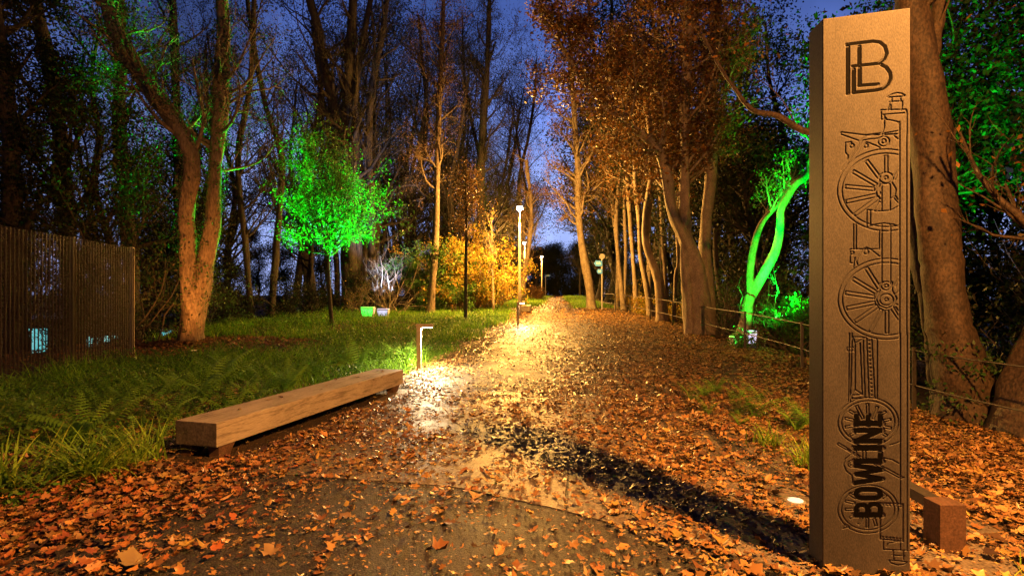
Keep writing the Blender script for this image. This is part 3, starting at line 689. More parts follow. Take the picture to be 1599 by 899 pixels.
# ------------------------------------------------------------------ signposts
def signpost(x, y, h, label, fingers, disc=True):
    z = gzf(x, y); r = empty('signpost', (x, y, z), label, 'signpost')
    bm = bmesh.new(); lathe(bm, [(.05, -.05), (.05, h - .1), (.03, h - .08)], 14); bobj('pole', bm, M['galv'], r, True)
    if disc:
        bm = bmesh.new(); lathe(bm, [(.05, -.02), (.17, -.02), (.17, .02), (.05, .02)], 20)
        bmesh.ops.rotate(bm, verts=bm.verts, cent=(0, 0, 0), matrix=__import__('mathutils').Matrix.Rotation(R_(90), 3, 'X')); bmesh.ops.translate(bm, verts=bm.verts, vec=(0, 0, h + .05))
        bobj('disc', bm, M['galv'], r, True)
    for zc, x0, x1, hh, yo in fingers:
        s = -1 if x1 < x0 else 1; bm = bmesh.new()
        pl = [(x0, -hh), (x1 - s * hh * .6, -hh), (x1, 0), (x1 - s * hh * .6, hh), (x0, hh)]
        a = [bm.verts.new((p[0], yo - .012, zc + p[1])) for p in pl]; b = [bm.verts.new((p[0], yo + .012, zc + p[1])) for p in pl]
        bm.faces.new(a); bm.faces.new(b[::-1])
        for i in range(5): bm.faces.new((a[i], a[(i + 1) % 5], b[(i + 1) % 5], b[i]))
        f = bobj('sign_arm', bm, M['sign_blue'], r)
        bm = bmesh.new(); n = 4; w = (x1 - x0) * .55 / n
        xa = x0 + (x1 - x0) * .18
        for i in range(n):      # white pictogram and wording blocks, raised 2 mm
            a_, b_ = sorted((xa + i * w, xa + i * w + w * .7)); bx(bm, (a_, yo - .016, zc - hh * .25), (b_, yo - .014, zc + hh * (.45 if i % 2 else .2)))
        bobj('sign_symbol', bm, M['sign_white'], f)
    return r
signpost(5.46, 33.0, 3.25, 'tall signpost with two blue arms and round top by the railing', [(2.88, .0, -.50, .17, -.06), (2.40, 0, -.34, .14, -.06)])
signpost(4.35, 70.5, 3.1, 'small distant signpost with one blue arm beside the farthest lamp', [(2.95, .0, .62, .12, -.06)], False)

# ------------------------------------------------------------------ railing
posts = [(6.05, -1.0), (6.25, 2.0), (6.38, 5.4), (6.50, 8.8), (6.50, 12.2), (6.42, 15.0), (6.48, 18.4), (6.38, 21.6), (6.35, 25), (6.2, 28.6), (6.08, 32), (5.95, 36)]
rl = empty('metal_railing', (posts[0][0], posts[0][1], 0), 'thin dark estate railing with two rails along the right side of the path', 'railing')
bpos = np.array([posts[0][0], posts[0][1], 0])
tops = []
for x, y in posts:
    z = gzf(x, y); bm = bmesh.new(); bx(bm, (-.030, -.012, -.2), (.030, .012, 1.08), .002); o = bobj('post', bm, M['dark_metal'], rl); o.location = (x - bpos[0], y - bpos[1], z); tops.append((x, y, z))
for h, nm in ((1.03, 'rail'), (.47, 'rail')):
    tb = TB(); p = resample(np.array([(x, y, z + h) for x, y, z in tops]) - bpos, 60); tb.many(p[None], np.full((1, 60), .013), 8); V, F = tb.arrays(); mk_mesh(nm, V, [F], M['rail_paint'], rl)
# small stake in the leaves
bm = bmesh.new(); hexa(bm, [(-.04, -.04, -.1), (.04, -.04, -.1), (.04, .04, -.1), (-.04, .04, -.1), (-.10, -.04, .13), (-.03, -.04, .15), (-.03, .03, .15), (-.10, .03, .13)])
o = bobj('wooden_stake', bm, M['oak_end']); o.location = (2.5, 8.6, gzf(2.5, 8.6)); tag(o, 'short dark wooden stake leaning in the leaves near the small ferns', 'stake')

# ------------------------------------------------------------------ mesh fence at the left
f0, f1 = np.array([-8.0, 3.5]), np.array([-10.15, 14.6]); fd = (f1 - f0); FL = np.linalg.norm(fd); fa = math.atan2(fd[1], fd[0])
fen = empty('mesh_fence', (f0[0], f0[1], -.2), 'tall brown metal mesh fence panel standing left of the ivy covered tree', 'fence', rz=fa)
bm = bmesh.new()
nb = int(FL / .112)
for i in range(nb + 1):
    x = i * FL / nb; bx(bm, (x - .007, -.009, 0), (x + .007, .009, 3.06))
bobj('upright_bars', bm, M['fence'], fen)
bm = bmesh.new()
for i in range(122): z = .03 + i * .025; bx(bm, (0, .0105, z), (FL, .0145, z + .006))
bobj('cross_wires', bm, M['fence'], fen)
for xx in (FL + .06, FL - 2.6, FL - 5.2, FL - 7.8):
    bm = bmesh.new(); bx(bm, (xx - .045, .02, -.4), (xx + .045, .10, 3.10), .006); bobj('post', bm, M['bronze'] if xx > FL else M['fence'], fen)

# ------------------------------------------------------------------ floodlights
def flood(px, Y, w, h, label, lens, col, power, target, size=60, name='floodlight', rad=.12):
    p = GP(px, Y); r = empty(name, tuple(p), label, 'floodlight', 'floodlight boxes lighting the trees')
    bm = bmesh.new(); hexa(bm, [(-w * .36, -.14, .04), (w * .36, -.14, .04), (w * .36, .14, .04), (-w * .36, .14, .04), (-w / 2, -.2, h), (w / 2, -.2, h), (w / 2, .2, h), (-w / 2, .2, h)])
    bmesh.ops.bevel(bm, geom=list(bm.edges), offset=.01, segments=1, affect='EDGES'); bobj('housing', bm, M['box_white'], r)
    bm = bmesh.new(); bx(bm, (-w * .44, -.17, h + .002), (w * .44, .17, h + .02)); bobj('lens', bm, lens, r)
    hh = (h - .10); bm = bmesh.new()
    yy = lambda z: -.14 - .06 * (z - .04) / (h - .04) - .006
    za, zb_ = .10, h - .06; hexa(bm, [(-w * .33, yy(za) - .01, za), (w * .33, yy(za) - .01, za), (w * .33, yy(za), za), (-w * .33, yy(za), za), (-w * .42, yy(zb_) - .01, zb_), (w * .42, yy(zb_) - .01, zb_), (w * .42, yy(zb_), zb_), (-w * .42, yy(zb_), zb_)])
    bobj('front_lens', bm, lens, r)
    for sx in (-1, 1):
        bm = bmesh.new(); bx(bm, (sx * w * .3 - .02, -.1, -.05), (sx * w * .3 + .02, .1, .04)); bobj('foot', bm, M['dark_metal'], r)
    for i, (tg, pw, sz) in enumerate(target):
        l = lamp('lens_light', 'SPOT', power * pw, col, r, (0, -.02, h + .12), rad, None, sz, .5); aim(l, tuple(np.array(tg) - p))
    return r
GRN = (.0, 1.0, .03); CYA = (.05, 1.0, .45); BLU = (.50, .62, 1.0)
flood(575, 26.0, .66, .52, 'green glowing floodlight box in the grass below the green lit sapling', M['green_on'], GRN, P_GREEN,
      [(P(515, 300, 22.3), 1.0, 62), (P(330, 260, 18), .28, 45)])
flood(599, 26.6, .60, .42, 'pale blue floodlight box next to the green one', M['white_on'], BLU, P_WHITE, [(P(600, 395, 29), 1.0, 50)])
flood(1151, 15.9, .34, .28, 'green floodlight half hidden by leaves at the foot of the green lit tree', M['green_on'], GRN, P_GREEN * .05,
      [(P(1215, 350, 17), 1.0, 50), (P(1262, 200, 17), 1.2, 45), (P(1245, 430, 17.2), .35, 60), (P(1500, 120, 16), 9, 60)])
flood(1171, 16.3, .32, .44, 'pale blue floodlight box behind the railing', M['white_on'], BLU, P_WHITE * .3, [(P(1590, 260, 11), 1.3, 36)])

r = empty('added_light', (-8.3, 14.2, gzf(-8.3, 14.2)), 'small amber light added to brighten the ivy clad tree', 'added_light')  # no such lamp stands here: added to brighten the ivy clad trunk
bm = bmesh.new(); lathe(bm, [(.02, -.1), (.02, .02), (.07, .04), (.085, .10), (.08, .12)], 18); bobj('housing', bm, M['dark_metal'], r, True)
bm = bmesh.new(); lathe(bm, [(.074, .1205), (.07, .126)], 18); bobj('lens', bm, M['added_light_on'], r, True)
l = lamp('lens_light', 'SPOT', 1700, (1, .33, .05), r, (0, 0, .2), .08, None, 75, .9); aim(l, (-2.0, 2.9, 2.6))
# ------------------------------------------------------------------ distant lit building behind the fence
bd = empty('lit_building', (-30, 32, -2.9), 'low dim building with cyan lit windows seen through the mesh fence', 'building', rz=R_(35))
bm = bmesh.new(); bx(bm, (-6, 0, -1), (9, 6, 2.9)); bobj('wall', bm, M['brick'], bd)
bm = bmesh.new(); bx(bm, (-6.3, -.3, 2.902), (9.3, 6.3, 3.1)); bobj('roof', bm, M['dark_metal'], bd)
for x0, x1, za, zb_ in ((.5, 2.1, .4, 2.5), (-3, -1.2, .9, 2.3), (3.9, 6.4, .9, 1.9), (7.0, 8.6, 1.1, 2.2)):
    fr = bmesh.new(); bx(fr, (x0 - .1, -.08, za - .1), (x1 + .1, -.003, zb_ + .1)); f = bobj('window', fr, M['dark_metal'], bd)
    bm = bmesh.new(); n = max(2, int((x1 - x0) / 1.1)); w = (x1 - x0) / n
    for i in range(n): bx(bm, (x0 + i * w + .05, -.11, za), (x0 + (i + 1) * w - .05, -.084, zb_))
    bobj('pane', bm, M['win_on'], f)

# ------------------------------------------------------------------ traced trees
rng = np.random.RandomState(11)
# ivy covered twin trunk
a = tr([(298, 545, 34), (300, 480, 33), (296, 430, 23), (292, 340, 21), (302, 270, 25), (290, 220, 26), (250, 160, 24), (205, 95, 22), (172, 20, 22), (150, -80, 20)], 17.2, -1.2)
b = tr([(302, 535, 26), (314, 460, 25), (322, 400, 22), (333, 330, 21), (340, 240, 21), (345, 150, 21), (348, 60, 20), (345, -60, 18)], 17.2, -.3)
tree('ivy_clad_tree', 'twin trunked ivy clad tree lit orange between the mesh fence and the verge', 'tree', [(*a, True), (*b, True)], rng, 'bark', limbs=16, limbL=3.2, t0=.4, sub=(6, 7, 3), nleaf=2.0,
     lsize=.08, pal='dark', ivy=[(.05, .9, 2600), (.1, 1, 5200)], tn=60, tk=18, lump=.14, lim_r=.3)
# dark trunks behind at the left
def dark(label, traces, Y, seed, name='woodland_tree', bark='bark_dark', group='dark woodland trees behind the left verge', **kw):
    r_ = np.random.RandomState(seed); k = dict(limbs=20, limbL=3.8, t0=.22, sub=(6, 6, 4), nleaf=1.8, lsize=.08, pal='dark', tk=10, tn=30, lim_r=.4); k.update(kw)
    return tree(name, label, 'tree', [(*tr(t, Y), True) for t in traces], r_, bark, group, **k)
dark('dark upright trunk left of the ivy clad tree', [[(214, 480, 22), (200, 340, 20), (186, 200, 18), (190, 80, 17), (178, -90, 15)]], 23, 1, nleaf=3)
dark('thin dark trunk seen between the two stems of the ivy clad tree', [[(285, 490, 15), (280, 300, 13), (276, 150, 12), (270, 0, 11), (262, -100, 9)]], 27, 2)
dark('dark trunk above the middle of the mesh fence', [[(120, 480, 26), (105, 330, 24), (88, 170, 20), (60, 20, 18), (40, -90, 15)]], 20, 3, nleaf=4, lsize=.12)
dark('dark leafy tree rising behind the left end of the mesh fence', [[(25, 480, 30), (20, 300, 24), (5, 120, 22), (-20, -80, 18)]], 18, 4, nleaf=6, lsize=.13)
dark('slim dark tree between the ivy clad tree and the green sapling', [[(425, 488, 11), (432, 380, 10), (440, 250, 9), (415, 165, 8), (395, 60, 7), (380, -60, 6)]], 28, 5)
dark('thin dark tree just right of the ivy clad tree', [[(392, 488, 10), (384, 380, 9), (372, 250, 9), (392, 120, 8), (398, -40, 7)]], 26, 6)
# trio behind the green sapling
dark('tall dark many stemmed tree rising behind the green lit sapling', [
    [(548, 486, 26), (546, 380, 22), (542, 250, 20), (528, 180, 16), (508, 110, 15), (498, 50, 13), (472, -40, 11)],
    [(552, 480, 22), (550, 300, 20), (542, 180, 18), (548, 90, 16), (553, 0, 14), (556, -90, 12)],
    [(560, 480, 14), (558, 250, 13), (552, 170, 11), (568, 60, 9), (590, -60, 8)]], 31, 7, limbs=18, limbL=3.8, sub=(6, 7, 4), nleaf=1.2, tk=12,
    name='many_stemmed_tree', ivy=[(.0, .55, 3500), (0, .5, 2500), (0, .4, 900)])
dark('tall slim dark tree right of the many stemmed tree', [[(582, 484, 14), (580, 330, 12), (577, 240, 11), (580, 150, 10), (600, 40, 9), (612, -80, 7)]], 33, 8, limbs=15)
dark('slender birch standing alone in the middle of the verge', [[(672, 486, 12), (679, 400, 11), (683, 300, 9), (686, 180, 8), (691, 60, 7), (695, -60, 5)]], 29.5, 9, name='birch_tree', bark='bark', limbs=30, limbL=3.0, t0=.3,
     sub=(6, 6, 4), nleaf=2.4, lsize=.075, pal='brown', up=.2, droop=.14)
dark('faint ivy wrapped tree behind the yellow leaved bushes', [[(750, 478, 15), (752, 380, 13), (752, 260, 11), (760, 120, 9), (766, -20, 6)]], 38, 10, limbs=26, limbL=3.6, t0=.35, nleaf=3, pal='dark',
     ivy=[(0, .6, 3000)])
dark('pale leaning trunk right behind the tallest street lamp', [[(814, 474, 10), (819, 430, 8), (826, 390, 7), (830, 330, 6), (822, 250, 5)]], 37, 12, bark='bark_pale', limbs=14, limbL=2.4, nleaf=1.5, pal='orange', name='leaning_tree')
# saplings
def sapling(label, t, Y, seed, **kw):
    r_ = np.random.RandomState(seed); k = dict(limbs=20, limbL=1.6, t0=.3, sub=(6, 5), nleaf=5, lsize=.085, pal='green', tk=8, tn=24, flare=.1, lump=.03, lim_r=.5, ang=.8, up=.18); k.update(kw)
    return tree('sapling', label, 'tree', [(*tr(t, Y), True)], r_, k.pop('bark', 'bark_dark'), **k)
sapling('leafy sapling with a brilliant green lit crown on the verge', [(519, 508, 6.5), (514, 440, 6), (511, 380, 5), (509, 320, 4), (508, 245, 2)], 22, 21, limbs=46, limbL=3.3, t0=.36, sub=(7, 6), nleaf=6, lsize=.11, leaf_jit=.10, ang=1.15, up=.12)
sapling('dark slim sapling in front of the yellow leaved bushes', [(727, 500, 6), (728, 420, 5), (729, 360, 4), (728, 280, 2)], 23.5, 22, limbs=20, limbL=1.5, t0=.5, nleaf=5, pal='brown', lsize=.08)
sapling('small pale bare sapling left of the tallest street lamp', [(771, 481, 4), (770, 440, 3.5), (769, 400, 3), (768, 345, 1.5)], 31.5, 23, bark='bark_pale', limbs=22, limbL=1.5, t0=.42, sub=(6, 4), nleaf=.5, pal='yellow', up=.3, ang=.7)
# right side
RG = 'trees lit orange behind the right railing'
def rt(label, traces, Y, seed, **kw):
    k = dict(name='roadside_tree', bark='bark_pale', group=RG, pal='orange', lsize=.13, kind='lobed_lo', nleaf=9, limbs=16, limbL=3.4, t0=.40, sub=(6, 6), lup=1.2); k.update(kw); return dark(label, traces, Y, seed, **k)
rt('speckled birch trunk leaning left at the start of the railing', [[(925, 478, 15), (920, 440, 13), (911, 395, 12), (905, 340, 11), (902, 260, 10), (896, 160, 8), (890, 40, 6)]], 35, 31, name='birch_tree', limbs=30, limbL=3.4, t0=.3, lsize=.11, nleaf=9, kind='kite', droop=.12, sub=(6, 6))
rt('slim trunk farthest left in the close group behind the signpost', [[(963, 470, 7), (966, 410, 6), (959, 330, 6), (950, 220, 5), (948, 80, 4)]], 36, 32)
rt('slim forked trunks just right of the signpost', [[(975, 470, 8), (967, 410, 7), (963, 340, 6), (970, 220, 5), (965, 60, 4)], [(975, 470, 5), (978, 400, 5), (975, 300, 5), (985, 150, 4)]], 34, 33)
rt('straight pale trunk third in the close group', [[(995, 470, 8), (990, 410, 7), (984, 330, 7), (978, 230, 6), (985, 100, 5)]], 31, 34)
rt('curved trunk sweeping right at its foot', [[(1018, 474, 10), (1008, 435, 9), (1001, 400, 8), (999, 340, 8), (992, 260, 7), (1002, 100, 5)]], 28, 35)
rt('thin dim trunk right behind the curved one', [[(1016, 466, 7), (1014, 380, 7), (1017, 280, 6), (1008, 120, 5)]], 33, 36)
rt('thick leaning trunk fourth from the signpost, above the yellow shrubs', [[(1037, 480, 17), (1030, 440, 15), (1019, 408, 13), (1010, 380, 12), (1011, 330, 12), (1018, 265, 10), (1010, 150, 8), (1000, 40, 6)]], 24, 37, bark='bark_smooth', nleaf=12)
rt('upright trunk close behind the thick leaning one', [[(1040, 468, 11), (1036, 390, 10), (1030, 300, 9), (1022, 180, 8), (1030, 30, 6)]], 28, 38)
rt('crooked slender trunk in front of the big sycamore', [[(1053, 462, 6), (1056, 430, 6), (1060, 410, 5), (1058, 340, 5), (1066, 240, 4)]], 24, 39, limbs=6)
rt('big sycamore whose limb arches left over the path', [
    [(1096, 500, 32), (1092, 455, 27), (1083, 410, 25), (1068, 368, 22), (1050, 330, 18), (1040, 270, 15), (1020, 225, 12), (970, 185, 10), (915, 130, 8), (870, 60, 5)],
    [(1078, 480, 20), (1072, 430, 17), (1071, 370, 16), (1070, 290, 14), (1070, 160, 13), (1076, 20, 10), (1070, -80, 8)]], 19, 40, name='sycamore_tree', bark='bark_smooth', flare=.18, limbs=26, limbL=3.6, nleaf=13, lsize=.15, tk=18, tn=50, lump=.16)
rt('tall mossy trunk with a green lit right flank', [[(1108, 498, 26), (1101, 420, 20), (1104, 340, 18), (1112, 260, 17), (1111, 150, 15), (1118, 20, 13), (1125, -80, 10)]], 19.5, 41, bark='bark_smooth', limbs=16, nleaf=8, tk=14, t0=.5)
rt('slender leaning trunk behind the bramble tangle', [[(1140, 500, 9), (1118, 400, 8), (1125, 300, 7), (1150, 180, 6), (1165, 20, 5)]], 23, 42, bark='bark_dark', nleaf=5, limbs=12)
# green lit tree
g0 = tr([(1160, 535, 20), (1166, 495, 19), (1172, 462, 17)], 17); g1 = tr([(1172, 462, 11), (1173, 420, 10), (1180, 375, 10), (1192, 345, 9), (1215, 318, 8), (1236, 282, 8)], 17, .5)
g2 = tr([(1171, 466, 14), (1193, 425, 14), (1212, 390, 14), (1220, 350, 13), (1221, 325, 12), (1240, 288, 12), (1262, 268, 11), (1278, 200, 9), (1300, 80, 7)], 17, -.3)
g1[0][0, 2] = P(1172, 466, 17)[2]; g2[0][0, 2] = P(1171, 470, 17)[2]
tree('forked_tree', 'forked crooked tree glowing green left of the pillar', 'tree', [(*g0, False), (*g1, True), (*g2, True)], np.random.RandomState(43), 'bark_pale', limbs=12, limbL=1.9, t0=.62, sub=(5, 5), nleaf=4, lsize=.09, pal='green', tk=14, flare=.2)
# beech at the right
b1 = tr([(1512, 680, 88), (1506, 610, 76), (1494, 540, 66), (1478, 450, 58), (1464, 360, 56), (1462, 270, 52), (1452, 190, 52), (1438, 110, 50), (1425, 20, 46), (1420, -80, 42)], 8.3)
b2 = tr([(1484, 655, 46), (1470, 560, 34), (1452, 470, 28), (1436, 400, 26), (1420, 250, 22)], 8.9)
b3 = tr([(1448, 150, 22), (1400, 175, 15), (1340, 200, 12), (1262, 206, 10), (1215, 182, 9), (1176, 172, 8), (1150, 142, 6), (1125, 105, 5), (1098, 55, 5)], 8.4, 2.2); b3[0][0, 2] = P(1448, 150, 8.4)[2]
b4 = tr([(1440, 120, 26), (1458, 70, 20), (1466, 20, 18), (1470, -60, 14)], 8.3); b4[0][0, 2] = P(1440, 130, 8.3)[2]
tree('beech_tree', 'thick smooth leaning beech trunk right of the pillar', 'tree', [(*b1, True), (*b2, False, True), (*b3, True), (*b4, True)], np.random.RandomState(51), 'bark_beech', limbs=4, limbL=2.6, t0=.35, sub=(6, 6), nleaf=.8, lsize=.10,
     kind='oval', pal='orange', tk=24, tn=70, lump=.07, lim_r=.22, flare=.22, ivy=[(.04, .2, 1100), (0, 0, 0), (0, 0, 0), (0, 0, 0)])
b5 = tr([(1625, 705, 120), (1625, 630, 95), (1640, 560, 80), (1665, 460, 66), (1680, 300, 60), (1690, 100, 54)], 7.4)
tree('beech_tree', 'second thick trunk cut off by the right edge of the picture', 'tree', [(*b5, True)], np.random.RandomState(52), 'bark_beech', limbs=8, limbL=3, t0=.5, sub=(6, 6), nleaf=.8, pal='orange', tk=22, tn=50, lump=.10, lim_r=.25)

# ------------------------------------------------------------------ background trees: six kinds, copied
def proto(seed, h, r0, pal, nleaf, lsize, limbs, limbL, sub, t0, bark='bark_dark', name='background_tree', up=.14, ang=.85, droop=0, forks=1, thin=1.0, leaf_jit=.25):
    r_ = np.random.RandomState(seed); tk = []
    for f in range(forks):
        n = 7; p = np.zeros((n, 3)); p[:, 2] = np.linspace(-.1, h, n); dx = r_.normal(0, .35, (n, 2)); dx[0] = 0; p[:, :2] = np.cumsum(dx, 0) * .8 + (r_.normal(0, .5, 2) * np.linspace(0, 1, n)[:, None] * (3 if forks > 1 else 0))
        tk.append((p, np.linspace(r0, r0 * .22, n) * (1 if f == 0 else .7), True))
    return tk, dict(rng=r_, bark=bark, limbs=limbs, limbL=limbL, t0=t0, sub=sub, nleaf=nleaf, lsize=lsize, pal=pal, up=up, ang=ang, droop=droop, tk=8, tn=24, lim_r=.4, thin=thin, leaf_jit=leaf_jit)
_park = []
def make_proto(tk, kw, label, group, cat='tree', name='background_tree', loc=(0, 0)):
    off = np.array([loc[0], loc[1], gzf(*loc)]); tk = [(t[0] + off, t[1], t[2]) for t in tk]
    return tree(name, label, cat, tk, group=group, base=off, **kw)
GB = {
 'L': ('dark bare branched tree in the wood beyond the left verge', 'distant woodland trees left of the path'),
 'R': ('dim tree in the dark wood beyond the right railing', 'distant woodland trees right of the path'),
 'C': ('faint pale twiggy tree against the dusk sky at the end of the path', 'trees at the far end of the path'),
 'D': ('dense dark leafy tree closing the far end of the path', 'dense trees closing the view'),
 'F': ('dark leafy tree beyond the mesh fence', 'trees beyond the mesh fence')}
PR = {
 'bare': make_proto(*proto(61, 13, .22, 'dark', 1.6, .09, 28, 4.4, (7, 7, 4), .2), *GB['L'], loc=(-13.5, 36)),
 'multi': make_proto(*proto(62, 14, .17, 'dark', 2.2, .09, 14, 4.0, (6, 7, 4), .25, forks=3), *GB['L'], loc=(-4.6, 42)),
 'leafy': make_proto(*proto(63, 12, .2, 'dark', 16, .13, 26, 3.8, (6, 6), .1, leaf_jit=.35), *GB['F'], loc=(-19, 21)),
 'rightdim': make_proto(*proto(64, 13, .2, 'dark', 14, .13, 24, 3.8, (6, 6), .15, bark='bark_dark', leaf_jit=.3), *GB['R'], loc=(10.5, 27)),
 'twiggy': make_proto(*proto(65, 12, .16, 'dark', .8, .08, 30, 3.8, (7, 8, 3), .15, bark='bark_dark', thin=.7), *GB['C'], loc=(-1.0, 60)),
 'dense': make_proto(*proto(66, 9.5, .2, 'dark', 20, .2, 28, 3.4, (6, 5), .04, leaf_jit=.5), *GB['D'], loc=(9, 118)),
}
r2 = np.random.RandomState(77)
def put(kind, x, y, g, s=1.0):
    if g in 'LR': s = s * min(1.9, max(1.0, (1.6 + .5 * math.hypot(x, y)) / 13))
    lab, grp = GB[g]; copy_tree(PR[kind], (x, y, gzf(x, y) - .1), r2.uniform(0, 6.28), lab, s * r2.uniform(.88, 1.15), grp)
for x, y in [(-19, 34), (-16, 44), (-10.5, 40), (-8.5, 50), (-24, 46), (-29, 38), (-13, 58), (-20, 62), (-5.5, 58), (-32, 56), (-27, 68), (-9, 72), (-2.5, 76), (-38, 48), (-17, 80)]:
    put(['bare', 'multi', 'twiggy'][r2.randint(3)], x, y, 'L')
for x, y in [(-17, 14), (-23, 17), (-16.5, 25), (-25, 27), (-14.5, 9), (-30, 22), (-22, 33), (-13.8, 19.5)]: put('leafy', x, y, 'F', 1.0)
for x, y in [(9.5, 21), (12, 16.5), (14.5, 22), (9.8, 33), (12, 38), (9.5, 44), (13.5, 30), (16, 14), (18, 26), (12, 11.5), (11, 52), (15, 46), (20, 18), (13, 60), (10.5, 66), (19, 36), (23, 24), (16, 9.5), (21, 12), (13, 75), (24, 16), (14, 6)]:
    put('rightdim', x, y, 'R')
for x, y in [(-3.5, 68), (.3, 84), (4.6, 96), (-1, 100), (10.5, 84)]: put('twiggy', x, y, 'C')
for x, y in [(-12, 100), (-4, 116), (2, 122), (16, 112), (22, 104), (13, 96), (29, 112), (-20, 105), (-30, 100), (-42, 90), (36, 100), (5, 128), (14, 126), (-50, 75), (30, 80), (40, 70), (46, 50), (28, 60), (-56, 60), (24, 50), (36, 34), (34, 20), (30, 44), (14, 12.5), (13, 18.5), (17, 21), (12.5, 26), (19, 30), (14.5, 36), (15, 50), (16, 66), (13, 88), (18, 9), (15, 7), (20, 14)]:
    put('dense', x, y, 'D', 1.0)

for x, y, sc in [(-7, 52, .62), (-12, 48, .6), (-17, 50, .66), (-22, 42, .62), (-28, 44, .7), (-34, 42, .7), (-3.5, 58, .6), (-9, 62, .7), (-15, 66, .75), (-24, 56, .7), (-38, 60, .8), (-20, 38, .5), (-1.2, 74, .55)]:
    copy_tree(PR['dense'], (x, y, gzf(x, y) - .2), r2.uniform(0, 6.28), 'bushy dark tree under the taller trees beyond the left verge', sc, 'bushy trees beyond the left verge')
for x, y in [(-8, 44), (-5.5, 47), (-3, 50), (-10, 52), (-1.0, 57), (-6.5, 62), (-12, 46), (1.2, 68), (-15, 52), (-4, 38), (0, 64), (-2, 46), (1.0, 56), (-.5, 70)]: put('twiggy', x, y, 'L')
for i in range(15):
    x = -1 + i * 1.9; y = 100 + (i * 7) % 5; copy_tree(PR['dense'], (x, y, gzf(x, y) - 1.4), r2.uniform(0, 6.28), 'bushy tree in the dark mass closing the end of the path', r2.uniform(.8, 1.0), 'bushy trees closing the path')
# ------------------------------------------------------------------ shrubs
def shrub(name, label, x, y, w, h, nst, nleaf, lsize, pal, seed, bark='bark', group=None, sub=(5, 5), kind='oval', spread=.5, lmat='leaf', z=None, wob=.22, twig=1.0):
    r_ = np.random.RandomState(seed); z = gzf(x, y) if z is None else z; root = empty(name, (x, y, z), label, 'bush', group)
    P0 = np.stack([r_.normal(0, w * .16, nst), r_.normal(0, w * .16, nst), np.full(nst, -.05)], 1); D0 = np.stack([r_.normal(0, spread, nst), r_.normal(0, spread, nst), np.ones(nst)], 1); D0 /= np.linalg.norm(D0, axis=1, keepdims=True)
    tb = TB(); L = h * r_.uniform(.6, 1.05, nst); Pn, Rn = grow(r_, tb, P0, D0, L, np.full(nst, .012 + h * .004) * twig, 7, wob, .06, 5); V, F = tb.arrays(); mk_mesh('stems', V, [F], M[bark], root)
    tw = TB(); cur = (Pn, Rn, L); lp = []
    for m in sub:
        p, D, L2, r = spawn(r_, cur[0], cur[1], cur[2], m, .1, .5, .9, .6, taper=.3); q, rq = grow(r_, tw, p, D, L2, np.maximum(r, .0035 * twig), 4, wob, .03, 3); cur = (q, rq, L2); lp.append(q.reshape(-1, 3))
    v, f = tw.arrays(); items = [(v, [f], 0, (.1, .1, .1))]
    if nleaf:
        q = np.concatenate(lp); pos = q[r_.randint(0, len(q), nleaf)] + r_.normal(0, .10, (nleaf, 3)); pos[:, 2] = np.maximum(pos[:, 2], .02)
        v, f, c = leaves(r_, pos, lsize, kind, PAL[pal], .6, .4); items.append((v, f, 1, c))
    v, f, mi, c = join_arrays(items); mk_mesh('foliage', v, f, [M[bark], M[lmat]], root, cols=c, matidx=mi)
    return root
for i, (px, Y, w, h, n, pal, lab) in enumerate([
    (688, 31.5, 1.8, 4.2, 14000, 'green', 'tall yellow green bush at the left of the bright bushes by the lamp'),
    (711, 32, 2.0, 4.8, 15000, 'yellow', 'tall golden leaved bush behind the dark slim sapling'),
    (738, 32.5, 1.8, 4.5, 14000, 'yellow', 'tall golden leaved bush close left of the tallest street lamp'),
    (765, 35, 1.2, 3.0, 7000, 'yellow', 'golden bush peeping out behind the tallest street lamp'),
    (838, 60, 2.2, 1.6, 3500, 'orange', 'low russet bush between the second and the farthest lamp'),
    (665, 38, 2.8, 2.8, 4500, 'dark', 'low dim bush between the birch and the yellow green bush')]):
    p = GP(px, Y); shrub('tall_bush', lab, p[0], Y, w, h, 18, n, .125, pal, 100 + i, spread=.24)
p = GP(604, 29); shrub('bare_bush', 'pale blue lit bare twiggy bush above the floodlight boxes', p[0], 29.3, 2.0, 3.6, 16, 60, .06, 'blue', 120, 'bark_pale', sub=(6, 6), spread=.42, twig=1.5)
p = GP(563, 29); shrub('bare_bush', 'orange lit bare stems left of the floodlight boxes', p[0], 28.5, 2.0, 2.4, 12, 350, .06, 'yellow', 121, 'bark', sub=(5, 4), spread=.3, twig=1.5)
for i, (x, y, w, h, n, pal, lab) in enumerate([
    (7.5, 24.5, 1.6, 1.0, 3200, 'yellow', 'low yellow leaved bush behind the railing under the leaning trunks'),
    (7.2, 29.5, 1.6, 1.0, 2600, 'yellow', 'low yellow leaved bush beside the close group of trunks'),
    (7.6, 34.5, 1.8, 1.7, 2400, 'yellow', 'golden bush just right of the tall signpost'),
    (8.75, 17.3, 2.4, 2.3, 7000, 'green', 'leafy bush lit green at the foot of the forked tree'),
    (9.3, 14.6, 2.2, 2.0, 5200, 'green', 'dark leafy bush between the forked tree and the pillar'),
    (10.5, 11.0, 2.2, 2.0, 5000, 'dark', 'dark bush in the shade beyond the beech trunk'),
    (6.55, 15.5, .9, .55, 700, 'green', 'small leafy sprig behind the green floodlight')]):
    shrub('bush', lab, x, y, w, h, 12, n, .085, pal, 140 + i, spread=.45)
for i, (x, y, lab) in enumerate([(7.7, 18.2, 'leafless bramble tangle lit orange between the big sycamore and the forked tree'), (8.3, 17.0, 'leafless bramble tangle nearer the forked tree')]):
    shrub('bramble', lab, x, y, 1.8, 2.3, 26, 60, .06, 'orange', 160 + i, 'bark', sub=(4, 4), spread=.5, wob=.3, twig=1.5)
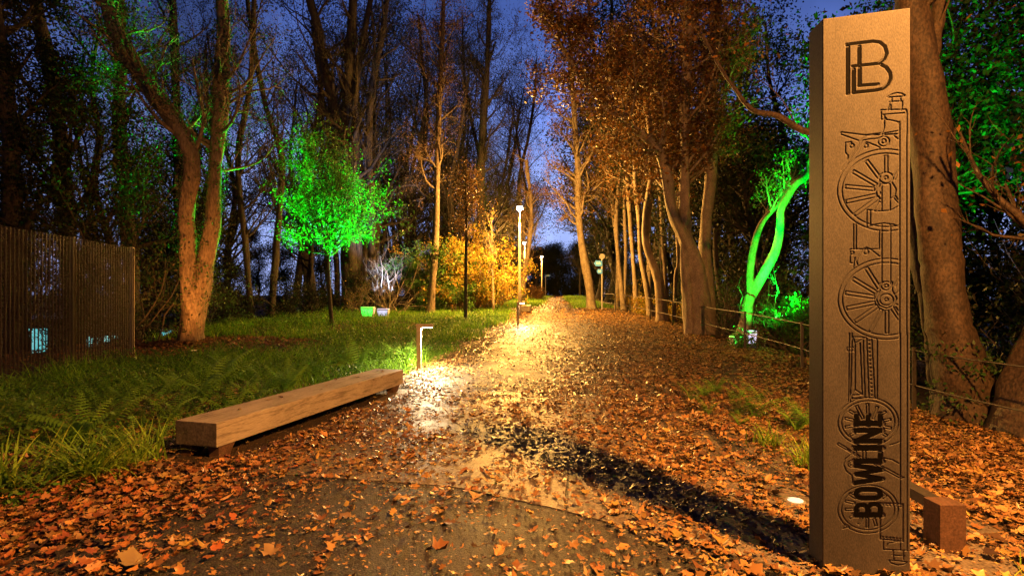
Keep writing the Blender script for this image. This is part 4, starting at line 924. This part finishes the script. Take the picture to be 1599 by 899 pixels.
shrub('twiggy_bush', 'pale blue twigs hanging by the right edge of the picture', 9.9, 10.2, 1.8, 4.6, 5, 120, .08, 'blue', 170, 'bark_pale', sub=(5, 5), spread=.35, twig=.9)
# dim undergrowth rows
for i in range(26):
    x, y = [(-12.5, 21), (-13.5, 27), (-11.5, 31), (-14, 17.5), (-9.8, 34), (-7.5, 35), (-11.5, 16.3), (-5.2, 36.5), (-16, 13), (-17, 30), (-20, 26), (-3.8, 44),
            (8.6, 20.5), (9.6, 25), (8.8, 30), (8.2, 38), (9.6, 17.8), (11, 14.8), (9.4, 9.0), (10.4, 7.2), (12.5, 12.5), (9, 45), (11, 56), (-7, 46), (-1.6, 52), (-10.5, 26.5)][i]
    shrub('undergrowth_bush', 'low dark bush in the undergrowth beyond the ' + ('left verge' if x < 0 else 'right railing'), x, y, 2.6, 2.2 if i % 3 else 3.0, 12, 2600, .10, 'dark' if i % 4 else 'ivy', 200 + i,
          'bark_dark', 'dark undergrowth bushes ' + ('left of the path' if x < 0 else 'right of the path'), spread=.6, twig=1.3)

# ------------------------------------------------------------------ verge planting
rg = np.random.RandomState(5)
def blades(rng, cx, cy, nb, length, lw, pal, spread=.10, lean=.9, var=.35, nseg=4):
    """clumps of arching blades: cx, cy arrays"""
    N = len(cx) * nb; ci = np.repeat(np.arange(len(cx)), nb)
    az = rng.uniform(0, 6.283, N); L = np.repeat(np.broadcast_to(length, (len(cx),)), nb) * rng.uniform(.45, 1.15, N)
    bx_ = cx[ci] + rng.normal(0, spread, N); by_ = cy[ci] + rng.normal(0, spread, N); bz = gz(bx_, by_)
    el0 = rng.uniform(.15, .75, N) * lean; bend = rng.uniform(.5, 1.5, N) * lean
    t = np.linspace(0, 1, nseg + 1); V = np.zeros((N, nseg + 1, 2, 3)); px_ = np.zeros(N); pz = np.zeros(N); w0 = lw * rng.uniform(.7, 1.3, N); tw = rng.uniform(-.6, .6, N)
    for i in range(nseg + 1):
        w = w0 * (1 - t[i] ** 1.6) + .0006; sx, sy = -np.sin(az + tw), np.cos(az + tw)
        X = bx_ + px_ * np.cos(az); Y = by_ + px_ * np.sin(az); Z = bz + pz
        V[:, i, 0] = np.stack([X + sx * w, Y + sy * w, Z], 1); V[:, i, 1] = np.stack([X - sx * w, Y - sy * w, Z], 1)
        el = el0 + bend * t[i]; px_ = px_ + np.sin(el) * L / nseg; pz = pz + np.cos(el) * L / nseg
    k = (nseg + 1) * 2; b = (np.arange(N) * k)[:, None]; s = (np.arange(nseg) * 2)[None]
    F = np.stack([b + s, b + s + 1, b + s + 3, b + s + 2], -1).reshape(-1, 4)
    pal = np.array(pal); c = pal[rng.randint(0, len(pal), N)] * rng.uniform(1 - var, 1 + var, (N, 1)); return V.reshape(-1, 3), [F], np.repeat(c, k, 0)
GP_ = [(.13, .31, .02), (.18, .42, .03), (.25, .48, .04), (.08, .20, .02), (.32, .45, .05)]
def in_verge(x, y):
    edge = np.interp(y, [0, 4.5, 5.2, 9.2, 11, 18, 25, 35, 60], [-3.3, -3.4, -3.75, -2.5, -2.05, -1.0, -.15, .2, 2.0]) - .25 * vnoise(x, y, .8)
    # bare leafy soil round the ivy clad tree, and along the fence foot
    dx = (x + 8.7) / 3.7 + .25 * (vnoise(x, y, .9) - .5); dy = (y - 15.3) / 2.7
    return (x < edge) & (x > -11.5 - .0 * y) & ((dx * dx + dy * dy) > 1.0) & ~((x < -7.7 - (y - 6) * .2) & (y > 8) & (y < 15.5) & (x < -8.6))
N = 9000; yy = 3.0 + 31 * rg.rand(N) ** 1.25; xx = -12 + 13.5 * rg.rand(N); ok = in_verge(xx, yy) & (vnoise(xx + 3, yy + 5, .7) > .40) & ((yy > 9.5) | (rg.rand(N) < .55)); xx, yy = xx[ok], yy[ok]
near = yy < 14
hmod = (.50 + .95 * vnoise(xx, yy, 1.1)) * np.interp(yy, [3, 7, 10], [.34, .42, 1.0])
items = []
v, f, c = blades(rg, xx[near], yy[near], 26, .50 * hmod[near], .0055, GP_[:4], .12, 1.25); items.append((v, f, 0, c))
v, f, c = blades(rg, xx[~near], yy[~near], 15, .36 * hmod[~near], .011, GP_, .18, nseg=3); items.append((v, f, 0, c))
v, f, mi, c = join_arrays(items); o = mk_mesh('grass', v, f, M['leaf'], cols=c); tag(o, 'dense arching green grass covering the left verge', 'grass', kind='stuff')
# low broad leaved ground cover mixed in
N = 95000; yy = 4.0 + 22 * rg.rand(N) ** 1.2; xx = -11.5 + 12.5 * rg.rand(N); ok = in_verge(xx, yy) & (vnoise(xx + 9, yy, .9) > .30); xx, yy = xx[ok], yy[ok]
pos = np.stack([xx, yy, gz(xx, yy) + rg.uniform(.03, .34, len(xx)) * (.5 + vnoise(xx, yy, 1.3))], 1)
v, f, c = leaves(rg, pos, .06, 'oval', PAL['green'] + [(.12, .18, .03)], 1.5, .5); o = mk_mesh('ground_cover', v, f, M['leaf'], cols=c); tag(o, 'low green leafy ground cover among the verge grass', 'ground cover', kind='stuff')
# short grass strips at the path's far edges
N = 2600; yy = rg.uniform(36, 84, N); xx = np.where(rg.rand(N) < .5, np.interp(yy, _py, _pl) - rg.uniform(.2, 3.5, N), np.interp(yy, _py, _pr) + rg.uniform(-.6, 1.6, N))
v, f, c = blades(rg, xx, yy, 12, .34, .016, GP_, .3, nseg=2); o = mk_mesh('rough_grass', v, f, M['leaf'], cols=c); tag(o, 'rough green grass along both edges of the far path', 'grass', kind='stuff')

# strap leaved clumps
def clump(label, x, y, nb, L, w, seed, group, lean=.9):
    r_ = np.random.RandomState(seed); v, f, c = blades(r_, np.array([x]), np.array([y]), nb, L, w, [(.20, .38, .035), (.28, .46, .05), (.38, .48, .06), (.14, .27, .03)], .07, lean, nseg=6)
    z = gzf(x, y); o = mk_mesh('grass_clump', v - np.array([x, y, z]), f, M['leaf'], cols=c, loc=(x, y, z)); return tag(o, label, 'plant', group)
g1_, g2_ = 'strap leaved clumps at the front of the left verge', 'strap leaved clumps at the pillar side of the path'
clump('large arching strap leaved clump, biggest at the front of the left verge', -3.66, 4.72, 170, .62, .010, 1, g1_, 1.2)
clump('strap leaved clump right behind the biggest one', -3.50, 4.95, 80, .52, .009, 2, g1_, 1.1)
clump('upright strap leaved clump nearest the bench end', -3.48, 5.2, 46, .50, .009, 3, g1_, .6)
clump('strap leaved clump cut off by the left edge of the picture', -4.12, 4.42, 120, .56, .010, 4, g1_, 1.2)
clump('strap leaved clump between the biggest one and the left edge', -4.0, 4.85, 60, .50, .008, 5, g1_)
clump('drooping grassy clump in the leaves left of the pillar', 2.72, 5.75, 80, .36, .006, 6, g2_)
clump('drooping grassy clump nearest the ground light', 2.72, 4.95, 100, .38, .006, 7, g2_)
clump('small grassy clump touching the pillar side', 2.95, 5.3, 60, .34, .006, 8, g2_)
clump('small green tuft in the leaves below the rusty post', 2.95, 3.02, 26, .16, .005, 9, g2_)

# ferns
def fern_mesh(seed, nf=8, L=.55, nl=17):
    r_ = np.random.RandomState(seed); V = []; F = []; C = []; n = 0
    for k in range(nf):
        az = k * 6.283 / nf + r_.normal(0, .25); el = r_.uniform(.12, .42); ln = L * r_.uniform(.7, 1.15); px_ = pz = 0.0; col = np.array([(.18, .38, .04), (.24, .44, .05), (.14, .31, .035)][r_.randint(3)]) * r_.uniform(.8, 1.2)
        pts = []
        for i in range(nl * 1 + 1): pts.append((px_, pz)); e_ = el + 1.05 * i / nl; px_ += math.sin(e_) * ln / nl; pz += math.cos(e_) * ln / nl
        ca, sa = math.cos(az), math.sin(az)
        for i in range(2, nl + 1):
            x, z = pts[i]; t = i / nl; w = ln * .34 * math.sin(min(1, t * 1.9) * 1.57) * (1 - t) ** .75 + .004; d = ln / nl * .52
            for s in (-1, 1):
                p0 = (x - d, 0, z); p1 = (x - d * .2 + w * .18, s * w * .5, z - .05 * w); p2 = (x + w * .40, s * w, z - .22 * w); p3 = (x + d, 0, z)
                p4 = (x + d * 1.1 + w * .15, s * w * .5, z - .05 * w)
                for p in (p0, p1, p2, p4, p3): V.append((p[0] * ca - p[1] * sa, p[0] * sa + p[1] * ca, p[2])); C.append(col)
                F.append((n, n + 1, n + 2, n + 3, n + 4)); n += 5
    me = mk_mesh('fern', np.array(V), [np.array(F)], M['leaf'], cols=np.array(C)); return me
fr = [fern_mesh(1), fern_mesh(2, 7, .6), fern_mesh(3, 6, .42)]
r3 = np.random.RandomState(9); used = [0, 0, 0]
def place_fern(x, y, s, label, group):
    k = r3.randint(3)
    if not used[k]: o = fr[k]; used[k] = 1
    else: o = fr[k].copy(); COL.objects.link(o)
    o.location = (x, y, gzf(x, y) + (.02 if x > 0 else .05)); o.rotation_euler = (r3.normal(0, .12), r3.normal(0, .12), r3.uniform(0, 6.28)); o.scale = (s,) * 3; tag(o, label, 'fern', group)
gl = 'ferns growing in the left verge'
for px, Y, s in [(300, 6.3, 1), (335, 6.2, .9), (262, 6.6, 1.05), (225, 6.4, 1), (170, 6.0, 1.1), (140, 6.5, 1), (200, 7.0, 1.1), (360, 6.9, 1), (110, 5.6, .9), (190, 5.5, .8), (250, 5.7, .8), (305, 7.4, 1), (395, 7.6, 1), (85, 6.4, 1),
                 (440, 8.6, 1.1), (470, 9.6, 1.1), (520, 10.3, 1.1), (560, 10.6, 1.2), (150, 7.6, 1), (600, 11.6, 1.2), (505, 12.5, 1.2), (630, 12.0, 1.1), (60, 7.2, 1), (280, 6.9, 1.1), (320, 7.9, 1.1), (240, 7.5, 1.1), (410, 8.1, 1.1), (455, 8.9, 1.1), (495, 9.9, 1.2), (375, 7.3, 1), (345, 8.6, 1.2), (420, 9.4, 1.2), (540, 11.4, 1.2), (585, 12.5, 1.2), (130, 5.7, 1), (40, 6.0, 1.1), (20, 6.8, 1.1), (175, 6.7, 1.1), (215, 8.2, 1.1), (270, 9.0, 1.2), (350, 10.2, 1.2), (600, 13.6, 1.3), (450, 11, 1.2), (650, 14.2, 1.3)]:
    x = (px - HX) / FPX * Y; place_fern(x, Y, s * 1.12, 'feathery green fern growing in the verge ' + ('behind the long bench' if px > 280 else 'left of the long bench'), gl)
gr = 'ferns in the fallen leaves on the right'
for px, Y, s, lab in [(1078, 8.1, .75, 'leftmost small fern in the fallen leaves on the right'), (1100, 8.6, .7, 'small fern just behind the leftmost one in the leaves'), (1118, 9.0, .7, 'farthest of the small ferns in the leaves on the right'),
                      (1105, 7.2, .7, 'small fern lying in front of the leftmost ones'), (1178, 7.2, 1.0, 'largest upright fern in the fallen leaves on the right'), (1152, 7.3, .7, 'fern close left of the largest one in the leaves'),
                      (1155, 6.6, .5, 'tiny fern below the largest one in the leaves'), (1242, 6.6, .85, 'fern in the leaves nearest the pillar'), (1262, 6.9, .8, 'fern half hidden behind the pillar edge'), (1150, 8.4, .6, 'small fern behind the largest one in the leaves')]:
    place_fern((px - HX) / FPX * Y, Y, s * 1.1, lab, gr)

# ------------------------------------------------------------------ fallen leaves
rl_ = np.random.RandomState(19)
LP = [(.37, .195, .065), (.28, .14, .047), (.40, .235, .088), (.22, .11, .04), (.44, .29, .13), (.15, .08, .033), (.33, .20, .085), (.38, .25, .07), (.18, .09, .037), (.08, .045, .023)]
LPR = [(.36, .12, .035), (.40, .16, .04), (.26, .09, .03), (.48, .24, .07), (.40, .20, .08), (.2, .07, .03)]
def density(x, y):
    l = np.interp(y, _py, _pl); r = np.interp(y, _py, _pr); t = (x - l) / (r - l)
    d = np.where(y < 4.75, np.interp(t, [-.3, 0, .12, .25, .60, .78, 1], [1, .80, .32, .13, .17, .55, .95]),
        np.where(y < 8.7, np.interp(t, [-.2, 0, .12, .3, .62, .80, 1], [1, .75, .42, .36, .48, .85, 1]),
        np.where(y < 16, np.interp(t, [-.15, 0, .14, .42, .70, 1], [1, .75, .14, .18, .8, 1]), np.interp(t, [-.1, 0, .2, .55, .8, 1], [.9, .7, .3, .6, .9, 1]))))
    n = vnoise(x, y, .55) * .6 + vnoise(x + 31, y + 7, .17) * .4
    d = d * np.clip(.15 + 2.4 * (n - .18), .08, 1.6)
    xr = np.interp(y, [-20, 5, 9, 15, 28, 36, 60], [6.4, 6.5, 6.6, 6.7, 6.5, 6.6, 9]); d = d * (1 - sstep(xr - .1, xr + 1.3, x) * .93)
    d = np.where(in_verge(x, y), np.where(y < 9, .42, .22), d)
    bt = (x + 2.86) * .2627 + (y - 5.27) * .9649; bs = (x + 2.86) * -.9649 + (y - 5.27) * .2627      # along and across the long bench
    d = np.where((bt > -.15) & (bt < 4.1) & (bs > -.25) & (bs < .55), d * .25, d)
    d = np.where(np.hypot(x - 2.17, y - 4.17) < .14, 0, d)
    return d
def clear(x, y):
    bt = (x + 2.86) * .2627 + (y - 5.27) * .9649; bs = (x + 2.86) * -.9649 + (y - 5.27) * .2627
    return ~(((bt > -.32) & (bt < 4.1) & (bs > -.16) & (bs < .55)) | (np.hypot(x - 2.17, y - 4.17) < .13))
def litter(x0, x1, y0, y1, per, size, kind, pal, var=.3, flat=.30, curl=.55, ylim=None):
    N = int((x1 - x0) * (y1 - y0) * per); x = rl_.uniform(x0, x1, N); y = rl_.uniform(y0, y1, N); d = density(x, y); ok = rl_.rand(N) < d; ok &= np.abs(x) < y * 1.0 + 1.2; ok &= clear(x, y) | (rl_.rand(N) < .10)
    x, y, d = x[ok], y[ok], d[ok]
    z = gz(x, y) + .034 + rl_.uniform(.0, .045, len(x)) * np.clip(d, 0, 1) ** 1.5 + .004
    sz = size * np.clip(rl_.lognormal(0, .28, len(x)), .45, 1.75)
    p = np.array(pal)
    return leaves(rl_, np.stack([x, y, z], 1), sz, kind, pal, None, curl, var, flat)
parts = []
for args in [(-7, 7.8, 1.3, 8.0, 480, .075, 'lobed', LP, .38, .17, .62), (-7, 7.8, 1.3, 5.5, 22, .12, 'lobed', LP, .35, .12, .5), (-7, 7.8, 1.3, 9.0, 260, .05, 'oval', LP, .4, .28, .8), (-6, 8.0, 8.0, 16, 480, .078, 'lobed_lo', LP, .38, .17, .5), (-11, 9, 16, 30, 260, .085, 'lobed_lo', LP, .35, .17, .5), (-5, 11, 30, 62, 80, .115, 'lobed_lo', LP), (-2, 14, 62, 100, 10, .2, 'lobed_lo', LP)]:
    v, f, c = litter(*args); parts.append((v, f, 0, c))
# redder leaves gather along the left edge of the foreground; small broken bits everywhere near
N = 1100; x = rl_.normal(-3.1, .75, N); y = rl_.uniform(2.6, 5.3, N); ok = (x > -5.2) & (x < -1.5) & ~((x < -3.35) & (y > 4.7)) & clear(x, y); x, y = x[ok], y[ok]
v, f, c = leaves(rl_, np.stack([x, y, gz(x, y) + .05 + rl_.uniform(0, .035, len(x))], 1), .082, 'lobed', LPR, None, .55, .3, .35); parts.append((v, f, 0, c))
N = 110000; x = rl_.uniform(-5, 6, N); y = rl_.uniform(1.4, 10, N); ok = (rl_.rand(N) < (.16 + .7 * density(x, y))) & (clear(x, y) | (rl_.rand(N) < .25)); x, y = x[ok], y[ok]
v, f, c = leaves(rl_, np.stack([x, y, gz(x, y) + .036 + rl_.uniform(0, .015, len(x))], 1), .026, 'oval', LP, None, .5, .4, .3); parts.append((v, f, 0, c))
v, f, mi, c = join_arrays(parts); o = mk_mesh('fallen_leaves', v, f, M['litter'], cols=c, smooth=False); tag(o, 'thick carpet of fallen orange and brown leaves over the path', 'leaves', kind='stuff')
# litter under the ivy clad tree
N = 6500; x = rl_.uniform(-13, -4.5, N); y = rl_.uniform(11.8, 19, N); ok = ~in_verge(x, y); x, y = x[ok], y[ok]
v, f, c = leaves(rl_, np.stack([x, y, gz(x, y) + .02 + rl_.uniform(0, .05, len(x))], 1), .12, 'lobed_lo', [(.2, .08, .03), (.13, .055, .025), (.28, .12, .04)], None, .5, .3, .35)
o = mk_mesh('leaf_mulch', v, f, M['litter'], cols=c, smooth=False); tag(o, 'brown leaf mulch around the foot of the ivy clad tree', 'leaves', kind='stuff')
# twigs in the litter
tb = TB(); n = 420; x = rl_.uniform(-4, 5.5, n); y = rl_.uniform(1.8, 10, n); az = rl_.uniform(0, 6.28, n); D0 = np.stack([np.cos(az), np.sin(az), np.zeros(n)], 1)
Pn, Rn = grow(rl_, None, np.stack([x, y, np.zeros(n)], 1), D0, rl_.uniform(.07, .26, n), rl_.uniform(.0015, .0032, n), 5, .25, 0, 4, .5); Pn[:, :, 2] = gz(Pn[:, :, 0], Pn[:, :, 1]) + .045 + np.abs(rl_.normal(0, .01, Pn.shape[:2]))
tb.many(Pn, Rn, 4); V, F = tb.arrays(); o = mk_mesh('fallen_twigs', V, [F], M['bark']); tag(o, 'small dead twigs scattered among the fallen leaves', 'twigs', kind='stuff')
# a few leaves resting on the long bench
d = np.array([1.04, 3.82]); d /= np.linalg.norm(d); nrm = np.array([-d[1], d[0]])
for i, (t, s) in enumerate([(.55, .2), (1.15, .34), (1.25, .22), (1.9, .12), (2.6, .36), (3.0, .25), (3.1, .15), (3.35, .4), (3.6, .22), (3.7, .3), (2.2, .3)]):
    p = np.array([-2.86, 5.27]) + d * t + nrm * s; v, f, c = leaves(rl_, np.array([[0, 0, .008]]), .085, 'lobed', LP, None, .5, .3, .12)
    o = mk_mesh('fallen_leaf', v, f, M['litter'], cols=c, smooth=False, loc=(p[0], p[1], .363)); tag(o, 'single fallen leaf lying on top of the long oak bench', 'leaf', 'leaves lying on the long bench')
